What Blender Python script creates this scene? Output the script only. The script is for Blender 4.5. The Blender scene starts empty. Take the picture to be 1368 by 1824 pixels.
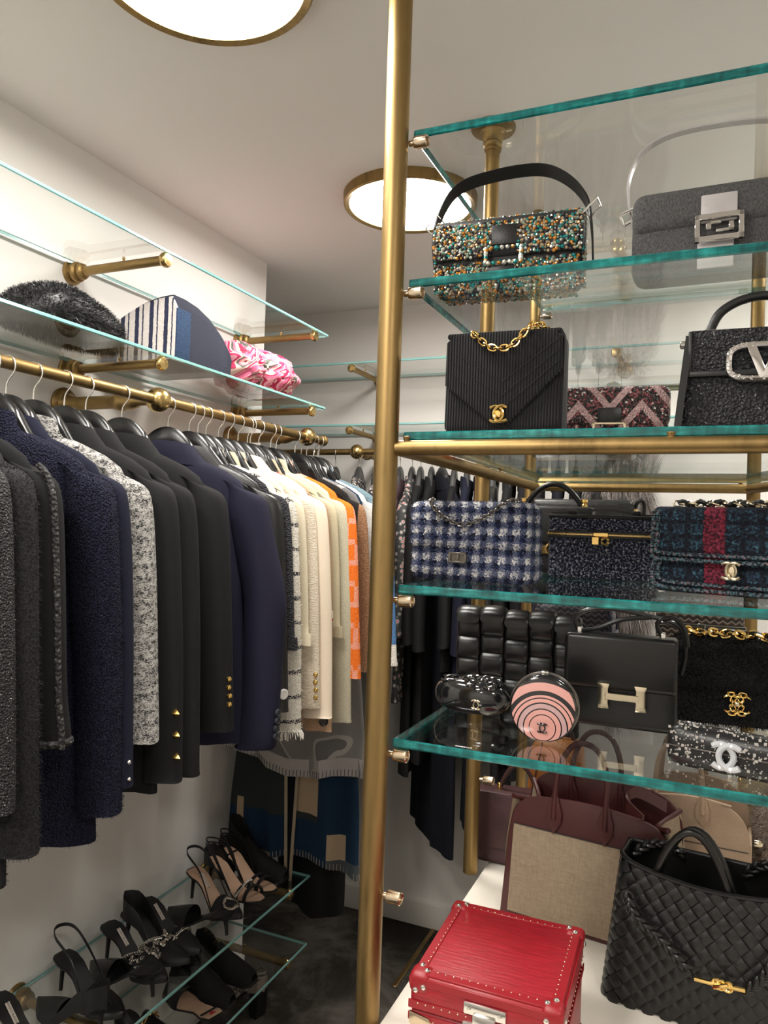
import bpy, bmesh, math, random
from mathutils import Vector as V, Matrix
random.seed(7)
SC = bpy.context.scene
COL = SC.collection
pi = math.pi
# ------------------------------------------------------------------ camera
S = 0.82
CAMZ = 2.003 * S
FPX = 1329.3265
AX = V((0.9170298, 0.02365949, -0.39811628))     # world axes written in camera axes (right, down, forward)
AY = V((0.39740832, 0.02966763, 0.91716218))
AZ = V((0.03351076, -0.99927977, 0.01780363))
cam_d = bpy.data.cameras.new('camera'); cam = bpy.data.objects.new('camera', cam_d); COL.objects.link(cam)
cam.matrix_world = Matrix(((AX.x, -AX.y, -AX.z, 0), (AY.x, -AY.y, -AY.z, 0), (AZ.x, -AZ.y, -AZ.z, CAMZ), (0, 0, 0, 1)))
cam_d.sensor_fit = 'HORIZONTAL'; cam_d.sensor_width = 36; cam_d.lens = FPX / 1368 * 36
cam_d.clip_start = 0.02; SC.camera = cam
# ------------------------------------------------------------------ world, exposure
w = bpy.data.worlds.new('world'); SC.world = w; w.use_nodes = True
w.node_tree.nodes['Background'].inputs[0].default_value = (0.9, 0.85, 0.78, 1)
w.node_tree.nodes['Background'].inputs[1].default_value = 0.0
LAMP_POWER = 26.0
LAMP_COL = (1.0, 0.955, 0.895)
LAMPS = [(-0.80, 1.00), (-0.805, 1.968), (-0.80, 0.03), (-0.80, -0.94), (0.72, -0.30), (0.46, 2.28)]  # the right lamp behind the camera is added to light the bag fronts
vs = SC.view_settings
vs.view_transform = 'Standard'; vs.look = 'None'; vs.gamma = 1; vs.use_curve_mapping = False
vs.exposure = 1.2
cy = SC.cycles; cy.use_light_tree = False; cy.max_bounces = 7; cy.diffuse_bounces = 4; cy.glossy_bounces = 3; cy.transmission_bounces = 3; cy.transparent_max_bounces = 16

# ------------------------------------------------------------------ helpers
def ray(u, v):
    d = V(((u - 684) / FPX, (v - 912) / FPX, 1))
    return V((AX.dot(d), AY.dot(d), AZ.dot(d)))
def onX(u, v, x): r = ray(u, v); r = r * (x / r.x); return V((r.x, r.y, r.z + CAMZ))
def onY(u, v, y): r = ray(u, v); r = r * (y / r.y); return V((r.x, r.y, r.z + CAMZ))
def onZ(u, v, z): r = ray(u, v); r = r * ((z - CAMZ) / r.z); return V((r.x, r.y, r.z + CAMZ))

def catmull(pts, k=6, closed=False):
    P = [V(p) for p in pts]; n = len(P); out = []
    rng = range(n if closed else n - 1)
    for i in rng:
        if closed: a, b, c, d = P[i - 1], P[i], P[(i + 1) % n], P[(i + 2) % n]
        else: a, b, c, d = P[max(i - 1, 0)], P[i], P[i + 1], P[min(i + 2, n - 1)]
        for j in range(k):
            t = j / k
            out.append(0.5 * ((2 * b) + (c - a) * t + (2 * a - 5 * b + 4 * c - d) * t * t + (3 * b - a - 3 * c + d) * t ** 3))
    if not closed: out.append(P[-1])
    return out

class MB:
    """collects shapes; build() links them as one mesh object"""
    def __init__(s): s.v = []; s.f = []; s.m = []; s.mi = 0
    def add(s, vs_, fs_):
        o = len(s.v); s.v += [tuple(p) for p in vs_]
        s.f += [tuple(i + o for i in f) for f in fs_]; s.m += [s.mi] * len(fs_)
        return s
    def box(s, lo, hi, M=None):
        x0, y0, z0 = lo; x1, y1, z1 = hi
        p = [V(q) for q in ((x0,y0,z0),(x1,y0,z0),(x1,y1,z0),(x0,y1,z0),(x0,y0,z1),(x1,y0,z1),(x1,y1,z1),(x0,y1,z1))]
        if M: p = [M @ q for q in p]
        return s.add(p, [(0,3,2,1),(4,5,6,7),(0,1,5,4),(1,2,6,5),(2,3,7,6),(3,0,4,7)])
    def rbox(s, lo, hi, r, seg=3, M=None):
        bm = bmesh.new(); bmesh.ops.create_cube(bm, size=1)
        c = (V(lo) + V(hi)) / 2; d = V(hi) - V(lo)
        for q in bm.verts: q.co = V((q.co.x * d.x, q.co.y * d.y, q.co.z * d.z)) + c
        bmesh.ops.bevel(bm, geom=bm.edges[:], offset=r, segments=seg, profile=0.5, affect='EDGES', clamp_overlap=True)
        return s.bm(bm, M)
    def bm(s, bm, M=None):
        bm.verts.index_update()
        s.add([(M @ q.co) if M else q.co for q in bm.verts], [[q.index for q in f.verts] for f in bm.faces]); bm.free(); return s
    def tube(s, pts, r, n=10, closed=False, caps=True, flat=None, up=None):
        """r: number or list (radius per point); flat=(a,b) scales the section along normal / binormal"""
        P = [V(p) for p in pts]; m = len(P)
        R = r if isinstance(r, (list, tuple)) else [r] * m
        fa, fb = flat if flat else (1, 1)
        T = []
        for i in range(m):
            if closed: t = P[(i + 1) % m] - P[i - 1]
            else: t = P[min(i + 1, m - 1)] - P[max(i - 1, 0)]
            if t.length < 1e-9: t = V((0, 0, 1))
            T.append(t.normalized())
        u = V(up) if up else (V((0, 0, 1)) if abs(T[0].z) < .9 else V((1, 0, 0)))
        vv = []; 
        for i in range(m):
            if up: u = V(up)
            u = u - T[i] * u.dot(T[i])
            if u.length < 1e-6: u = T[i].orthogonal()
            u.normalize(); b = T[i].cross(u)
            for j in range(n):
                a = 2 * pi * j / n
                vv.append(P[i] + u * (math.cos(a) * R[i] * fa) + b * (math.sin(a) * R[i] * fb))
        ff = []
        for i in range(m if closed else m - 1):
            k = (i + 1) % m
            for j in range(n):
                l = (j + 1) % n
                ff.append((i * n + j, i * n + l, k * n + l, k * n + j))
        if caps and not closed:
            ff.append(tuple(range(n - 1, -1, -1))); ff.append(tuple((m - 1) * n + j for j in range(n)))
        return s.add(vv, ff)
    def lathe(s, prof, M=None, n=24, caps=True):
        """prof: (radius, height) pairs around local z"""
        vv = []; ff = []; m = len(prof)
        for r, h in prof:
            for j in range(n):
                a = 2 * pi * j / n; q = V((r * math.cos(a), r * math.sin(a), h)); vv.append(M @ q if M else q)
        for i in range(m - 1):
            for j in range(n):
                l = (j + 1) % n; ff.append((i * n + j, i * n + l, (i + 1) * n + l, (i + 1) * n + j))
        if caps and prof[0][0] > 1e-6: ff.append(tuple(range(n - 1, -1, -1)))
        if caps and prof[-1][0] > 1e-6: ff.append(tuple((m - 1) * n + j for j in range(n)))
        return s.add(vv, ff)
    def ball(s, c, r, n=14, sc=(1, 1, 1)):
        M = Matrix.Translation(V(c)) @ Matrix.Diagonal((sc[0], sc[1], sc[2], 1))
        return s.lathe([(max(r * math.sin(pi * i / (n // 2)), 1e-5), -r * math.cos(pi * i / (n // 2))) for i in range(n // 2 + 1)], M, n)
    def ico(s, c, r, sub=1, M=None):
        bm = bmesh.new(); bmesh.ops.create_icosphere(bm, subdivisions=sub, radius=r)
        return s.bm(bm, Matrix.Translation(V(c)) @ (M if M else Matrix.Identity(4)))
    def prism(s, poly, d0, d1, axis='y', bev=0, M=None, seg=2):
        """extrude a 2-d outline (x,z for axis y; x,y for axis z) from d0 to d1, optional edge bevel"""
        bm = bmesh.new(); mk = (lambda p, d: (p[0], d, p[1])) if axis == 'y' else (lambda p, d: (p[0], p[1], d))
        a = [bm.verts.new(mk(p, d0)) for p in poly]; b = [bm.verts.new(mk(p, d1)) for p in poly]; n = len(poly)
        bm.faces.new(a); bm.faces.new(b[::-1])
        for i in range(n): bm.faces.new((a[i], b[i], b[(i + 1) % n], a[(i + 1) % n]))
        bmesh.ops.recalc_face_normals(bm, faces=bm.faces[:])
        if bev:
            es = [e for e in bm.edges if e.verts[0] in a and e.verts[1] in a or e.verts[0] in b and e.verts[1] in b]
            bmesh.ops.bevel(bm, geom=es, offset=bev, segments=seg, profile=.5, affect='EDGES', clamp_overlap=True)
        return s.bm(bm, M)
    def loft(s, rings, cap0=True, cap1=True):
        n = len(rings[0]); vv = [p for r in rings for p in r]; ff = []
        for i in range(len(rings) - 1):
            for j in range(n):
                l = (j + 1) % n; ff.append((i * n + j, i * n + l, (i + 1) * n + l, (i + 1) * n + j))
        if cap0: ff.append(tuple(range(n - 1, -1, -1)))
        if cap1: ff.append(tuple((len(rings) - 1) * n + j for j in range(n)))
        return s.add(vv, ff)
    def grid(s, fn, nu, nv):
        vv = [fn(i / nu, j / nv) for j in range(nv + 1) for i in range(nu + 1)]
        return s.add(vv, [(j * (nu + 1) + i, j * (nu + 1) + i + 1, (j + 1) * (nu + 1) + i + 1, (j + 1) * (nu + 1) + i) for j in range(nv) for i in range(nu)])
    def strip(s, pts, wdt, th, up):
        """flat strap along pts: width along up-perpendicular side, thickness th"""
        P = [V(p) for p in pts]; m = len(P); rings = []
        for i in range(m):
            t = (P[min(i + 1, m - 1)] - P[max(i - 1, 0)]).normalized(); sd = V(up).normalized(); nn = t.cross(sd).normalized()
            rings.append([P[i] + sd * (a * wdt / 2) + nn * (b * th / 2) for a, b in ((-1,-1),(1,-1),(1,1),(-1,1))])
        return s.loft(rings)
    def link(s, c, T, U, L, wd, r, n=12, k=5):
        """oval chain link centred c, long axis T, wide axis U"""
        T = V(T).normalized(); U = V(U); U = (U - T * U.dot(T)).normalized()
        pts = []
        for i in range(n):
            a = 2 * pi * i / n; ca, sa = math.cos(a), math.sin(a)
            pts.append(V(c) + T * (L / 2 * (abs(ca) ** .7) * (1 if ca >= 0 else -1)) + U * (wd / 2 * (abs(sa) ** .7) * (1 if sa >= 0 else -1)))
        return s.tube(pts, r, k, closed=True)
    def build(s, name, mat, parent=None, smooth=True, sharp=40, mats=None):
        me = bpy.data.meshes.new(name); me.from_pydata(s.v, [], s.f)
        for mm in (mats or [mat]): me.materials.append(MT(mm))
        if mats: me.polygons.foreach_set('material_index', s.m)
        if smooth:
            me.polygons.foreach_set('use_smooth', [True] * len(me.polygons))
            if sharp: me.set_sharp_from_angle(angle=math.radians(sharp))
        me.update(); o = bpy.data.objects.new(name, me); COL.objects.link(o)
        if parent: o.parent = parent
        return o

def resample(pts, step):
    P = [V(p) for p in pts]; out = [P[0].copy()]; acc = 0
    for a, b in zip(P, P[1:]):
        L = (b - a).length
        if L < 1e-9: continue
        d = step - acc
        while d <= L: out.append(a + (b - a) * (d / L)); d += step
        acc = (acc + L) % step
    return out
def chain(mb, pts, L, wd, r, side=(0, 1, 0), k=5, n=12):
    P = resample(pts, L * .72)
    for i in range(len(P) - 1):
        T = P[i + 1] - P[i]; c = (P[i] + P[i + 1]) / 2; U = V(side)
        if i % 2: U = T.cross(U)
        mb.link(c, T, U, L, wd, r, n, k)
    return mb

def tag(o, label=None, cat=None, group=None, kind=None):
    if label: o['label'] = label
    if cat: o['category'] = cat
    if group: o['group'] = group
    if kind: o['kind'] = kind
    return o
def thing(name, label, cat, loc=(0, 0, 0), rz=0, group=None):
    o = bpy.data.objects.new(name, None); COL.objects.link(o); o.empty_display_size = .05
    o.location = loc; o.rotation_euler = (0, 0, math.radians(rz)); return tag(o, label, cat, group)
def struct(name, mb, m, parent=None, **k):
    o = mb.build(name, m, parent, **k)
    if not parent: o['kind'] = 'structure'
    return o
def copy_tree(o, parent=None):
    c = o.copy(); COL.objects.link(c); c.parent = parent
    for ch in list(o.children): copy_tree(ch, c)
    return c
def fuzz(mb_src, n, ln, wd, seed=1, grav=.3, comb=None, jit=.6):
    """n thin fibre blades on the faces of a mesh builder, returned as a builder"""
    rnd = random.Random(seed); out = MB(); tris = []; cum = []; tot = 0
    vv = [V(p) for p in mb_src.v]; vol = 0
    for f in mb_src.f:
        for k in range(1, len(f) - 1):
            a, b, c = vv[f[0]], vv[f[k]], vv[f[k + 1]]; nn = (b - a).cross(c - a); ar = nn.length
            if ar < 1e-12: continue
            vol += a.dot(b.cross(c)); tot += ar; tris.append((a, b, c, nn / ar)); cum.append(tot)
    import bisect
    V_ = []; F_ = []; sgn = 1 if vol >= 0 else -1
    for i in range(n):
        a, b, c, nn = tris[min(bisect.bisect(cum, rnd.random() * tot), len(tris) - 1)]
        r1, r2 = rnd.random(), rnd.random()
        if r1 + r2 > 1: r1, r2 = 1 - r1, 1 - r2
        p = a + (b - a) * r1 + (c - a) * r2
        d = nn * sgn + V((rnd.uniform(-jit, jit), rnd.uniform(-jit, jit), rnd.uniform(-jit, jit)))
        if comb: d = d + V(comb)
        d = d.normalized(); L = ln * rnd.uniform(.5, 1.15)
        s_ = d.cross(V((rnd.uniform(-1, 1), rnd.uniform(-1, 1), rnd.uniform(-1, 1)))).normalized() * wd / 2
        m = p + d * L * .55; e = p + d * L + V((0, 0, -grav * L))
        o = len(V_); V_ += [p - s_, p + s_, m + s_ * .8, m - s_ * .8, e]
        F_ += [(o, o + 1, o + 2, o + 3), (o + 3, o + 2, o + 4)]
    return out.add(V_, F_)
# ------------------------------------------------------------------ materials
MATS = {}; DEFS = {}
def MT(name):
    if name not in MATS: MATS[name] = DEFS[name](name)
    return MATS[name]
def C3(c): return (c[0], c[1], c[2], 1)
class NB:
    def __init__(s, name):
        s.mat = bpy.data.materials.new(name); s.mat.use_nodes = True; s.nt = s.mat.node_tree
        s.p = s.nt.nodes['Principled BSDF']; s.out = s.nt.nodes['Material Output']
        s.tc = s.nt.nodes.new('ShaderNodeTexCoord'); s.vec = s.tc.outputs['Object']
    def n(s, t, **k):
        q = s.nt.nodes.new(t)
        for a, b in k.items(): setattr(q, a, b)
        return q
    def put(s, sock, val):
        if hasattr(val, 'node'): s.nt.links.new(val, sock)
        elif isinstance(val, (tuple, list)) and len(val) == 3 and sock.type == 'RGBA': sock.default_value = C3(val)
        else: sock.default_value = val
    def set(s, name, val): s.put(s.p.inputs[name], val); return s
    def map(s, sc=(1, 1, 1), rot=(0, 0, 0), vec=None):
        q = s.n('ShaderNodeMapping'); s.put(q.inputs[0], vec or s.vec); q.inputs['Scale'].default_value = sc; q.inputs['Rotation'].default_value = rot
        return q.outputs[0]
    def noise(s, scale, detail=2, rough=.5, vec=None, dist=0):
        q = s.n('ShaderNodeTexNoise'); s.put(q.inputs['Vector'], vec or s.vec); q.inputs['Scale'].default_value = scale
        q.inputs['Detail'].default_value = detail; q.inputs['Roughness'].default_value = rough; q.inputs['Distortion'].default_value = dist
        return q.outputs['Fac']
    def voro(s, scale, vec=None, feat='F1', rnd=1, out='Distance'):
        q = s.n('ShaderNodeTexVoronoi', feature=feat); s.put(q.inputs['Vector'], vec or s.vec); q.inputs['Scale'].default_value = scale
        q.inputs['Randomness'].default_value = rnd; return q.outputs[out]
    def xyz(s, vec=None):
        q = s.n('ShaderNodeSeparateXYZ'); s.put(q.inputs[0], vec or s.vec); return q.outputs
    def m(s, op, a, b=0.0, c=0.0):
        q = s.n('ShaderNodeMath', operation=op); s.put(q.inputs[0], a); s.put(q.inputs[1], b)
        if op in ('MULTIPLY_ADD', 'COMPARE', 'SMOOTH_MIN', 'WRAP'): s.put(q.inputs[2], c)
        return q.outputs[0]
    def ramp(s, fac, stops, interp='LINEAR'):
        q = s.n('ShaderNodeValToRGB'); s.put(q.inputs[0], fac); r = q.color_ramp; r.interpolation = interp
        while len(r.elements) < len(stops): r.elements.new(.5)
        for e, (p, c) in zip(r.elements, stops): e.position = p; e.color = C3(c)
        return q.outputs[0]
    def mix(s, fac, a, b):
        q = s.n('ShaderNodeMix', data_type='RGBA'); s.put(q.inputs[0], fac); s.put(q.inputs[6], a); s.put(q.inputs[7], b); return q.outputs[2]
    def band(s, x, per, duty, off=0.0):
        """1 inside the first duty part of each period"""
        t = s.m('FRACT', s.m('MULTIPLY_ADD', x, 1 / per, off)); return s.m('LESS_THAN', t, duty)
    def bump(s, h, st=.5, dist=.001, prev=None):
        q = s.n('ShaderNodeBump'); q.inputs['Strength'].default_value = st; q.inputs['Distance'].default_value = dist
        s.put(q.inputs['Height'], h)
        if prev: s.put(q.inputs['Normal'], prev)
        s.put(s.p.inputs['Normal'], q.outputs[0]); return q.outputs[0]
def D(name, base, rough=.5, metal=0, spec=.5, sheen=0, coat=0, fn=None, emis=None, estr=0):
    def go(nm):
        b = NB(nm); b.set('Base Color', base).set('Roughness', rough).set('Metallic', metal).set('Specular IOR Level', spec)
        if sheen: b.set('Sheen Weight', sheen).set('Sheen Roughness', .5)
        if coat: b.set('Coat Weight', coat).set('Coat Roughness', .05)
        if emis: b.set('Emission Color', emis).set('Emission Strength', estr)
        if fn: fn(b)
        return b.mat
    DEFS[name] = go
def mul(c, k): return tuple(min(1, x * k) for x in c)
def wool(name, c, scale=500, var=.35, rough=.9, bump=.5, sheen=.0, c2=None, stretch=(1, 1, 1)):
    def fn(b):
        v = b.map(stretch); n1 = b.noise(scale, 3, .6, v)
        b.set('Base Color', b.ramp(n1, [(.3, c2 or mul(c, 1 - var)), (.7, mul(c, 1 + var))])); b.bump(n1, bump, .002)
    D(name, c, rough, spec=.2, sheen=sheen, fn=fn)
def leather(name, c, rough=.42, scale=420, bump=.35, var=.12):
    def fn(b):
        q = b.voro(scale); n1 = b.noise(14, 3)
        b.set('Base Color', b.ramp(n1, [(.3, mul(c, 1 - var)), (.7, mul(c, 1 + var))])); b.bump(q, bump, .0008)
    D(name, c, rough, spec=.45, fn=fn)
def brass(name, c=(.32, .215, .088), dk=(.15, .10, .043), rough=.42, k=1.0):
    def fn(b):
        n1 = b.noise(7, 5, .6, b.map((1.6, 1.6, .3))); n2 = b.noise(90, 4, .7, b.map((1, 1, .15)))
        b.set('Base Color', b.ramp(b.m('MULTIPLY_ADD', n2, .35 * k, b.m('MULTIPLY', n1, .75)), [(.30, dk), (.54, c), (.75, mul(c, 1.18))]))
        b.set('Roughness', b.m('MULTIPLY_ADD', n2, .25, rough - .1))
    D(name, c, rough, 1, fn=fn)
brass('brass'); brass('brass_bright', (.60, .43, .18), (.40, .27, .11), .24, .6)
D('gold', (.85, .58, .20), .16, 1); D('steel', (.72, .70, .66), .2, 1); D('silver', (.78, .76, .73), .22, 1); D('gunmetal', (.23, .21, .19), .32, 1)
D('pale_gold', (.76, .66, .48), .2, 1); D('peg_metal', (.62, .50, .36), .22, 1)
def wallf(b):
    n1 = b.noise(160, 3); b.bump(n1, .06, .001)
D('wall_paint', (.79, .765, .73), .75, spec=.25, fn=wallf)
D('ceiling_paint', (.79, .765, .73), .8, spec=.2, fn=wallf)
D('trim_paint', (.70, .67, .62), .45)
def carp(b):
    n1 = b.noise(3.2, 6, .68, dist=.6); n2 = b.noise(420, 2); n3 = b.noise(1.1, 2)
    t = b.m('MULTIPLY_ADD', n2, .10, b.m('MULTIPLY_ADD', n3, .35, b.m('MULTIPLY', n1, .62)))
    b.set('Base Color', b.ramp(t, [(.40, (.024, .021, .0175)), (.53, (.050, .044, .037)), (.64, (.15, .133, .115))])); b.bump(n2, .8, .004)
D('carpet', (.1, .09, .08), .95, spec=.1, sheen=.0, fn=carp)
D('cream_lacquer', (.80, .75, .66), .35)
D('lamp_diffuser', (.9, .9, .88), .4, emis=LAMP_COL, estr=LAMP_POWER)
def glass_face(nm):
    b = NB(nm); nt = b.nt; nt.nodes.remove(b.p)
    tr = b.n('ShaderNodeBsdfTransparent'); tr.inputs[0].default_value = (.985, .993, .99, 1)
    gl = b.n('ShaderNodeBsdfGlossy'); gl.inputs['Roughness'].default_value = .015; gl.inputs[0].default_value = (.95, .98, .97, 1)
    fr = b.n('ShaderNodeFresnel'); fr.inputs[0].default_value = 1.5
    # both faces of the slab act as outer faces
    geo = b.n('ShaderNodeNewGeometry'); ior = b.m('MULTIPLY_ADD', geo.outputs['Backfacing'], (1 / 1.5 - 1.5) * 0 , 1.5)
    lw = b.n('ShaderNodeLayerWeight'); lw.inputs[0].default_value = .5
    f = b.m('MULTIPLY_ADD', b.m('POWER', lw.outputs['Facing'], 4.2), .93, .035)
    mx = b.n('ShaderNodeMixShader'); b.put(mx.inputs[0], f); b.put(mx.inputs[1], tr.outputs[0]); b.put(mx.inputs[2], gl.outputs[0])
    b.put(b.out.inputs[0], mx.outputs[0]); return b.mat
DEFS['glass_face'] = glass_face
def edgef(b):
    n1 = b.noise(20, 3, .6, b.map((1, 1, 6))); n2 = b.noise(70, 2, .5, b.map((1, 1, .2)))
    b.set('Base Color', b.ramp(b.m('MULTIPLY_ADD', n2, .4, b.m('MULTIPLY', n1, .6)), [(.35, (.003, .055, .055)), (.52, (.006, .145, .142)), (.70, (.03, .33, .315))]))
D('glass_edge', (.02, .25, .24), .06, spec=.6, fn=edgef)
D('glass_edge_pale', (.22, .46, .44), .1, spec=.8, coat=.4)
D('black_gloss', (.010, .010, .011), .12, spec=.6, coat=.6)
D('black_matte', (.014, .014, .015), .6)
D('hanger_black', (.009, .009, .009), .24, spec=.45); D('hanger_grey', (.028, .028, .028), .42)
# ------------------------------------------------------------------ the room
LW = -1.50; BW = 2.936; CE = 2.584; ENDL = 2.306; RWX = 1.65; FWY = -1.75; ALX = -2.15
struct('floor', MB().box((ALX - .1, FWY - .1, -.1), (RWX + .1, BW + .1, 0)), 'carpet', smooth=False)
struct('ceiling', MB().box((ALX - .1, FWY - .1, CE), (RWX + .1, BW + .1, CE + .1)), 'ceiling_paint', smooth=False)
struct('wall_left', MB().box((LW - .12, FWY, 0), (LW, ENDL, CE)), 'wall_paint', smooth=False)
struct('wall_alcove', MB().box((ALX - .1, FWY, 0), (ALX, BW, CE)), 'wall_paint', smooth=False)
struct('wall_back', MB().box((ALX - .1, BW, 0), (RWX + .1, BW + .1, CE)), 'wall_paint', smooth=False)
struct('wall_right', MB().box((RWX, FWY, 0), (RWX + .1, BW, CE)), 'wall_paint', smooth=False)
struct('wall_front', MB().box((ALX - .1, FWY - .1, 0), (RWX + .1, FWY, CE)), 'wall_paint', smooth=False)
struct('baseboard_back', MB().rbox((ALX, BW - .014, 0), (RWX, BW, .10), .004, 2), 'trim_paint')
struct('baseboard_left', MB().rbox((LW, FWY, 0), (LW + .014, ENDL, .10), .004, 2), 'trim_paint')
struct('trim_1', MB().rbox((-.995, 2.50, 0), (-.977, BW - .014, .005), .002, 1), 'brass')
LL = ['round flush ceiling lamp with brass rim nearest the top edge of the photo', 'round flush ceiling lamp with brass rim seen behind the tall brass post']
LX = ['round ceiling lamp just behind the viewer on the left', 'round ceiling lamp farthest behind the viewer on the left', 'added unseen round lamp behind the viewer on the right, front light for the bags', 'round ceiling lamp outside the frame right of the bag shelves']
for i, (x, y) in enumerate(LAMPS):
    t = thing('ceiling_lamp', LL[i] if i < 2 else LX[i - 2], 'ceiling lamp', (x, y, CE), group='round ceiling lamps')
    R = .19
    MB().lathe([(R - .016, -.026), (R - .004, -.03), (R, -.026), (R + .002, 0), (R - .02, 0), (R - .016, -.026)], n=64, caps=False).build('rim', 'brass', t)
    mb = MB(); cp_ = [V(((R - .016) * math.cos(2 * pi * k / 48), (R - .016) * math.sin(2 * pi * k / 48), -.024)) for k in range(48)]
    mb.add(cp_, [tuple(range(47, -1, -1))]); mb.mi = 1; mb.lathe([(R - .016, -.024), (R - .016, -.012), (1e-5, -.012)], n=48, caps=False); mb.build('diffuser', None, t, sharp=30, mats=['lamp_diffuser', 'trim_paint'])

# ------------------------------------------------------------------ glass shelf helper
def glass_shelf(name, label, lo, hi, edge='glass_edge', group=None):
    mb = MB(); x0, y0, z0 = lo; x1, y1, z1 = hi; e = .0022
    bm = bmesh.new(); bmesh.ops.create_cube(bm, size=1)
    c = (V(lo) + V(hi)) / 2; d = V(hi) - V(lo)
    for q in bm.verts: q.co = V((q.co.x * d.x, q.co.y * d.y, q.co.z * d.z)) + c
    bmesh.ops.bevel(bm, geom=bm.edges[:], offset=e, segments=1, profile=.5, affect='EDGES')
    bm.verts.index_update()
    vv = [q.co.copy() for q in bm.verts]
    for f in bm.faces:
        f.normal_update(); mb.mi = 0 if abs(f.normal.z) > .95 else 1
        mb.add([], []) ; mb.f.append(tuple(q.index for q in f.verts)); mb.m.append(mb.mi)
    mb.v = [tuple(p) for p in vv]; bm.free()
    o = mb.build(name, None, None, smooth=False, mats=['glass_face', edge])
    return tag(o, label, 'glass shelf', group)

# ------------------------------------------------------------------ brass and glass display unit
PX = -.483; PY = 1.113; MY = 1.681; RY = 2.177; UX = .108; TH = .0145
ZS = {1: CAMZ + .797 * S, 2: CAMZ + .494 * S, 3: CAMZ + .1875 * S, 4: CAMZ - .1167 * S, 5: CAMZ - .42 * S}
ZB = CAMZ - .965 * S
unit = thing('display_stand', 'tall brass tube stand of the glass bag shelves with posts rising to the ceiling', 'display stand', (PX, PY, 0))
O = V((PX, PY, 0))
def upart(mb, name, m='brass', **k):
    o = mb.build(name, m, unit, **k); o.location = -O; return o
def post(x, y, z0, z1, r, flange=True, name='post'):
    upart(MB().tube([(x, y, z0), (x, y, z1)], r, 28), name)
    if flange:
        prof = [(r, -.060), (r + .003, -.058), (r + .004, -.053), (r + .002, -.049), (r + .005, -.046), (r + .006, -.040), (r + .003, -.036), (r + .006, -.032), (r + .010, -.025), (r + .011, -.018), (r + .014, -.013), (.050, -.009), (.052, -.005), (.052, 0), (r, 0)]
        upart(MB().lathe(prof, Matrix.Translation((x, y, CE)), 40), 'ceiling_flange')
post(PX, PY, 0, CE, .0195, False)
post(PX, MY, ZB, CE, .0168); post(PX + .002, RY, ZB, CE, .0150, False)
UR = .47
post(UR, PY, 0, CE, .0195, False); post(UR, MY, ZB, CE, .0168); post(UX, RY, ZB, CE, .0168, False)
# frame under the third shelf
zf = ZS[3] - TH - .0135; xr = UX - .012; yr = RY - .03
for a, b in (((PX + .012, PY + .004), (UR, PY + .004)), ((PX + .02, PY), (PX + .026, yr)), ((PX + .012, yr), (xr, yr)), ((xr, yr), (UR - .01, PY + .02))):
    upart(MB().tube([(a[0], a[1], zf), (b[0], b[1], zf)], .0125, 20), 'rail')
for (x, y) in ((PX + .034, PY + .004), (PX + .034, 1.72), (-.05, PY + .004), (PX + .05, yr), (xr - .02, yr)):
    upart(MB().lathe([(.0045, .011), (.0045, .014), (.006, .016), (.006, .0185), (.002, .0195)], Matrix.Translation((x, y, zf)), 12), 'shelf_pin')
def peg(x, y, z, sx=1):
    M = Matrix.Translation((x, y, z)) @ Matrix.Rotation(sx * pi / 2, 4, 'Y')
    upart(MB().lathe([(.005, 0), (.005, .008), (.0095, .009), (.0105, .012), (.0105, .031), (.0092, .0325), (.0075, .031), (.0075, .028)], M, 18), 'shelf_peg', 'peg_metal')
for k in (1, 2, 4, 5):
    for (x, y, sx) in ((PX + .018, PY + .012, 1), (PX + .016, MY, 1), (PX + .018, RY, 1), (UR - .018, PY + .012, -1), (UR - .016, MY, -1), (UX - .016, RY, -1)):
        peg(x, y, ZS[k] - TH - .0108, sx)
peg(PX + .018, PY + .004, onY(690, 1598, PY).z); peg(PX + .016, MY, onY(857, 1388, MY).z)
SL = {1: 'topmost empty glass shelf of the brass bag unit', 2: 'second glass shelf from the top holding the beaded and grey shoulder bags', 3: 'thick glass shelf resting on the horizontal brass rails', 4: 'glass shelf under the tweed handbags', 5: 'lowest glass shelf under the round pink clutch and black H clasp bag'}
for k in ZS:
    x0 = PX + .0225
    glass_shelf('glass_shelf', SL[k], (x0, PY + .018 - .001 * k, ZS[k] - TH), (UR - .024, RY - .02 if k != 3 else yr + .01, ZS[k]), group='glass shelves of the bag unit')
base = thing('display_plinth', 'low cream lacquered plinth under the bag shelves', 'plinth', (0, 1.5, 0))
for nm, lo, hi, r in (('top_panel', (PX + .0235, .70, ZB - .03), (1.0, RY + .06, ZB), .003), ('body', (PX + .05, .73, 0), (.97, RY + .03, ZB - .03), .003)):
    o = MB().rbox(lo, hi, r, 2).build(nm, 'cream_lacquer', base); o.location = (0, -1.5, 0)

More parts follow.
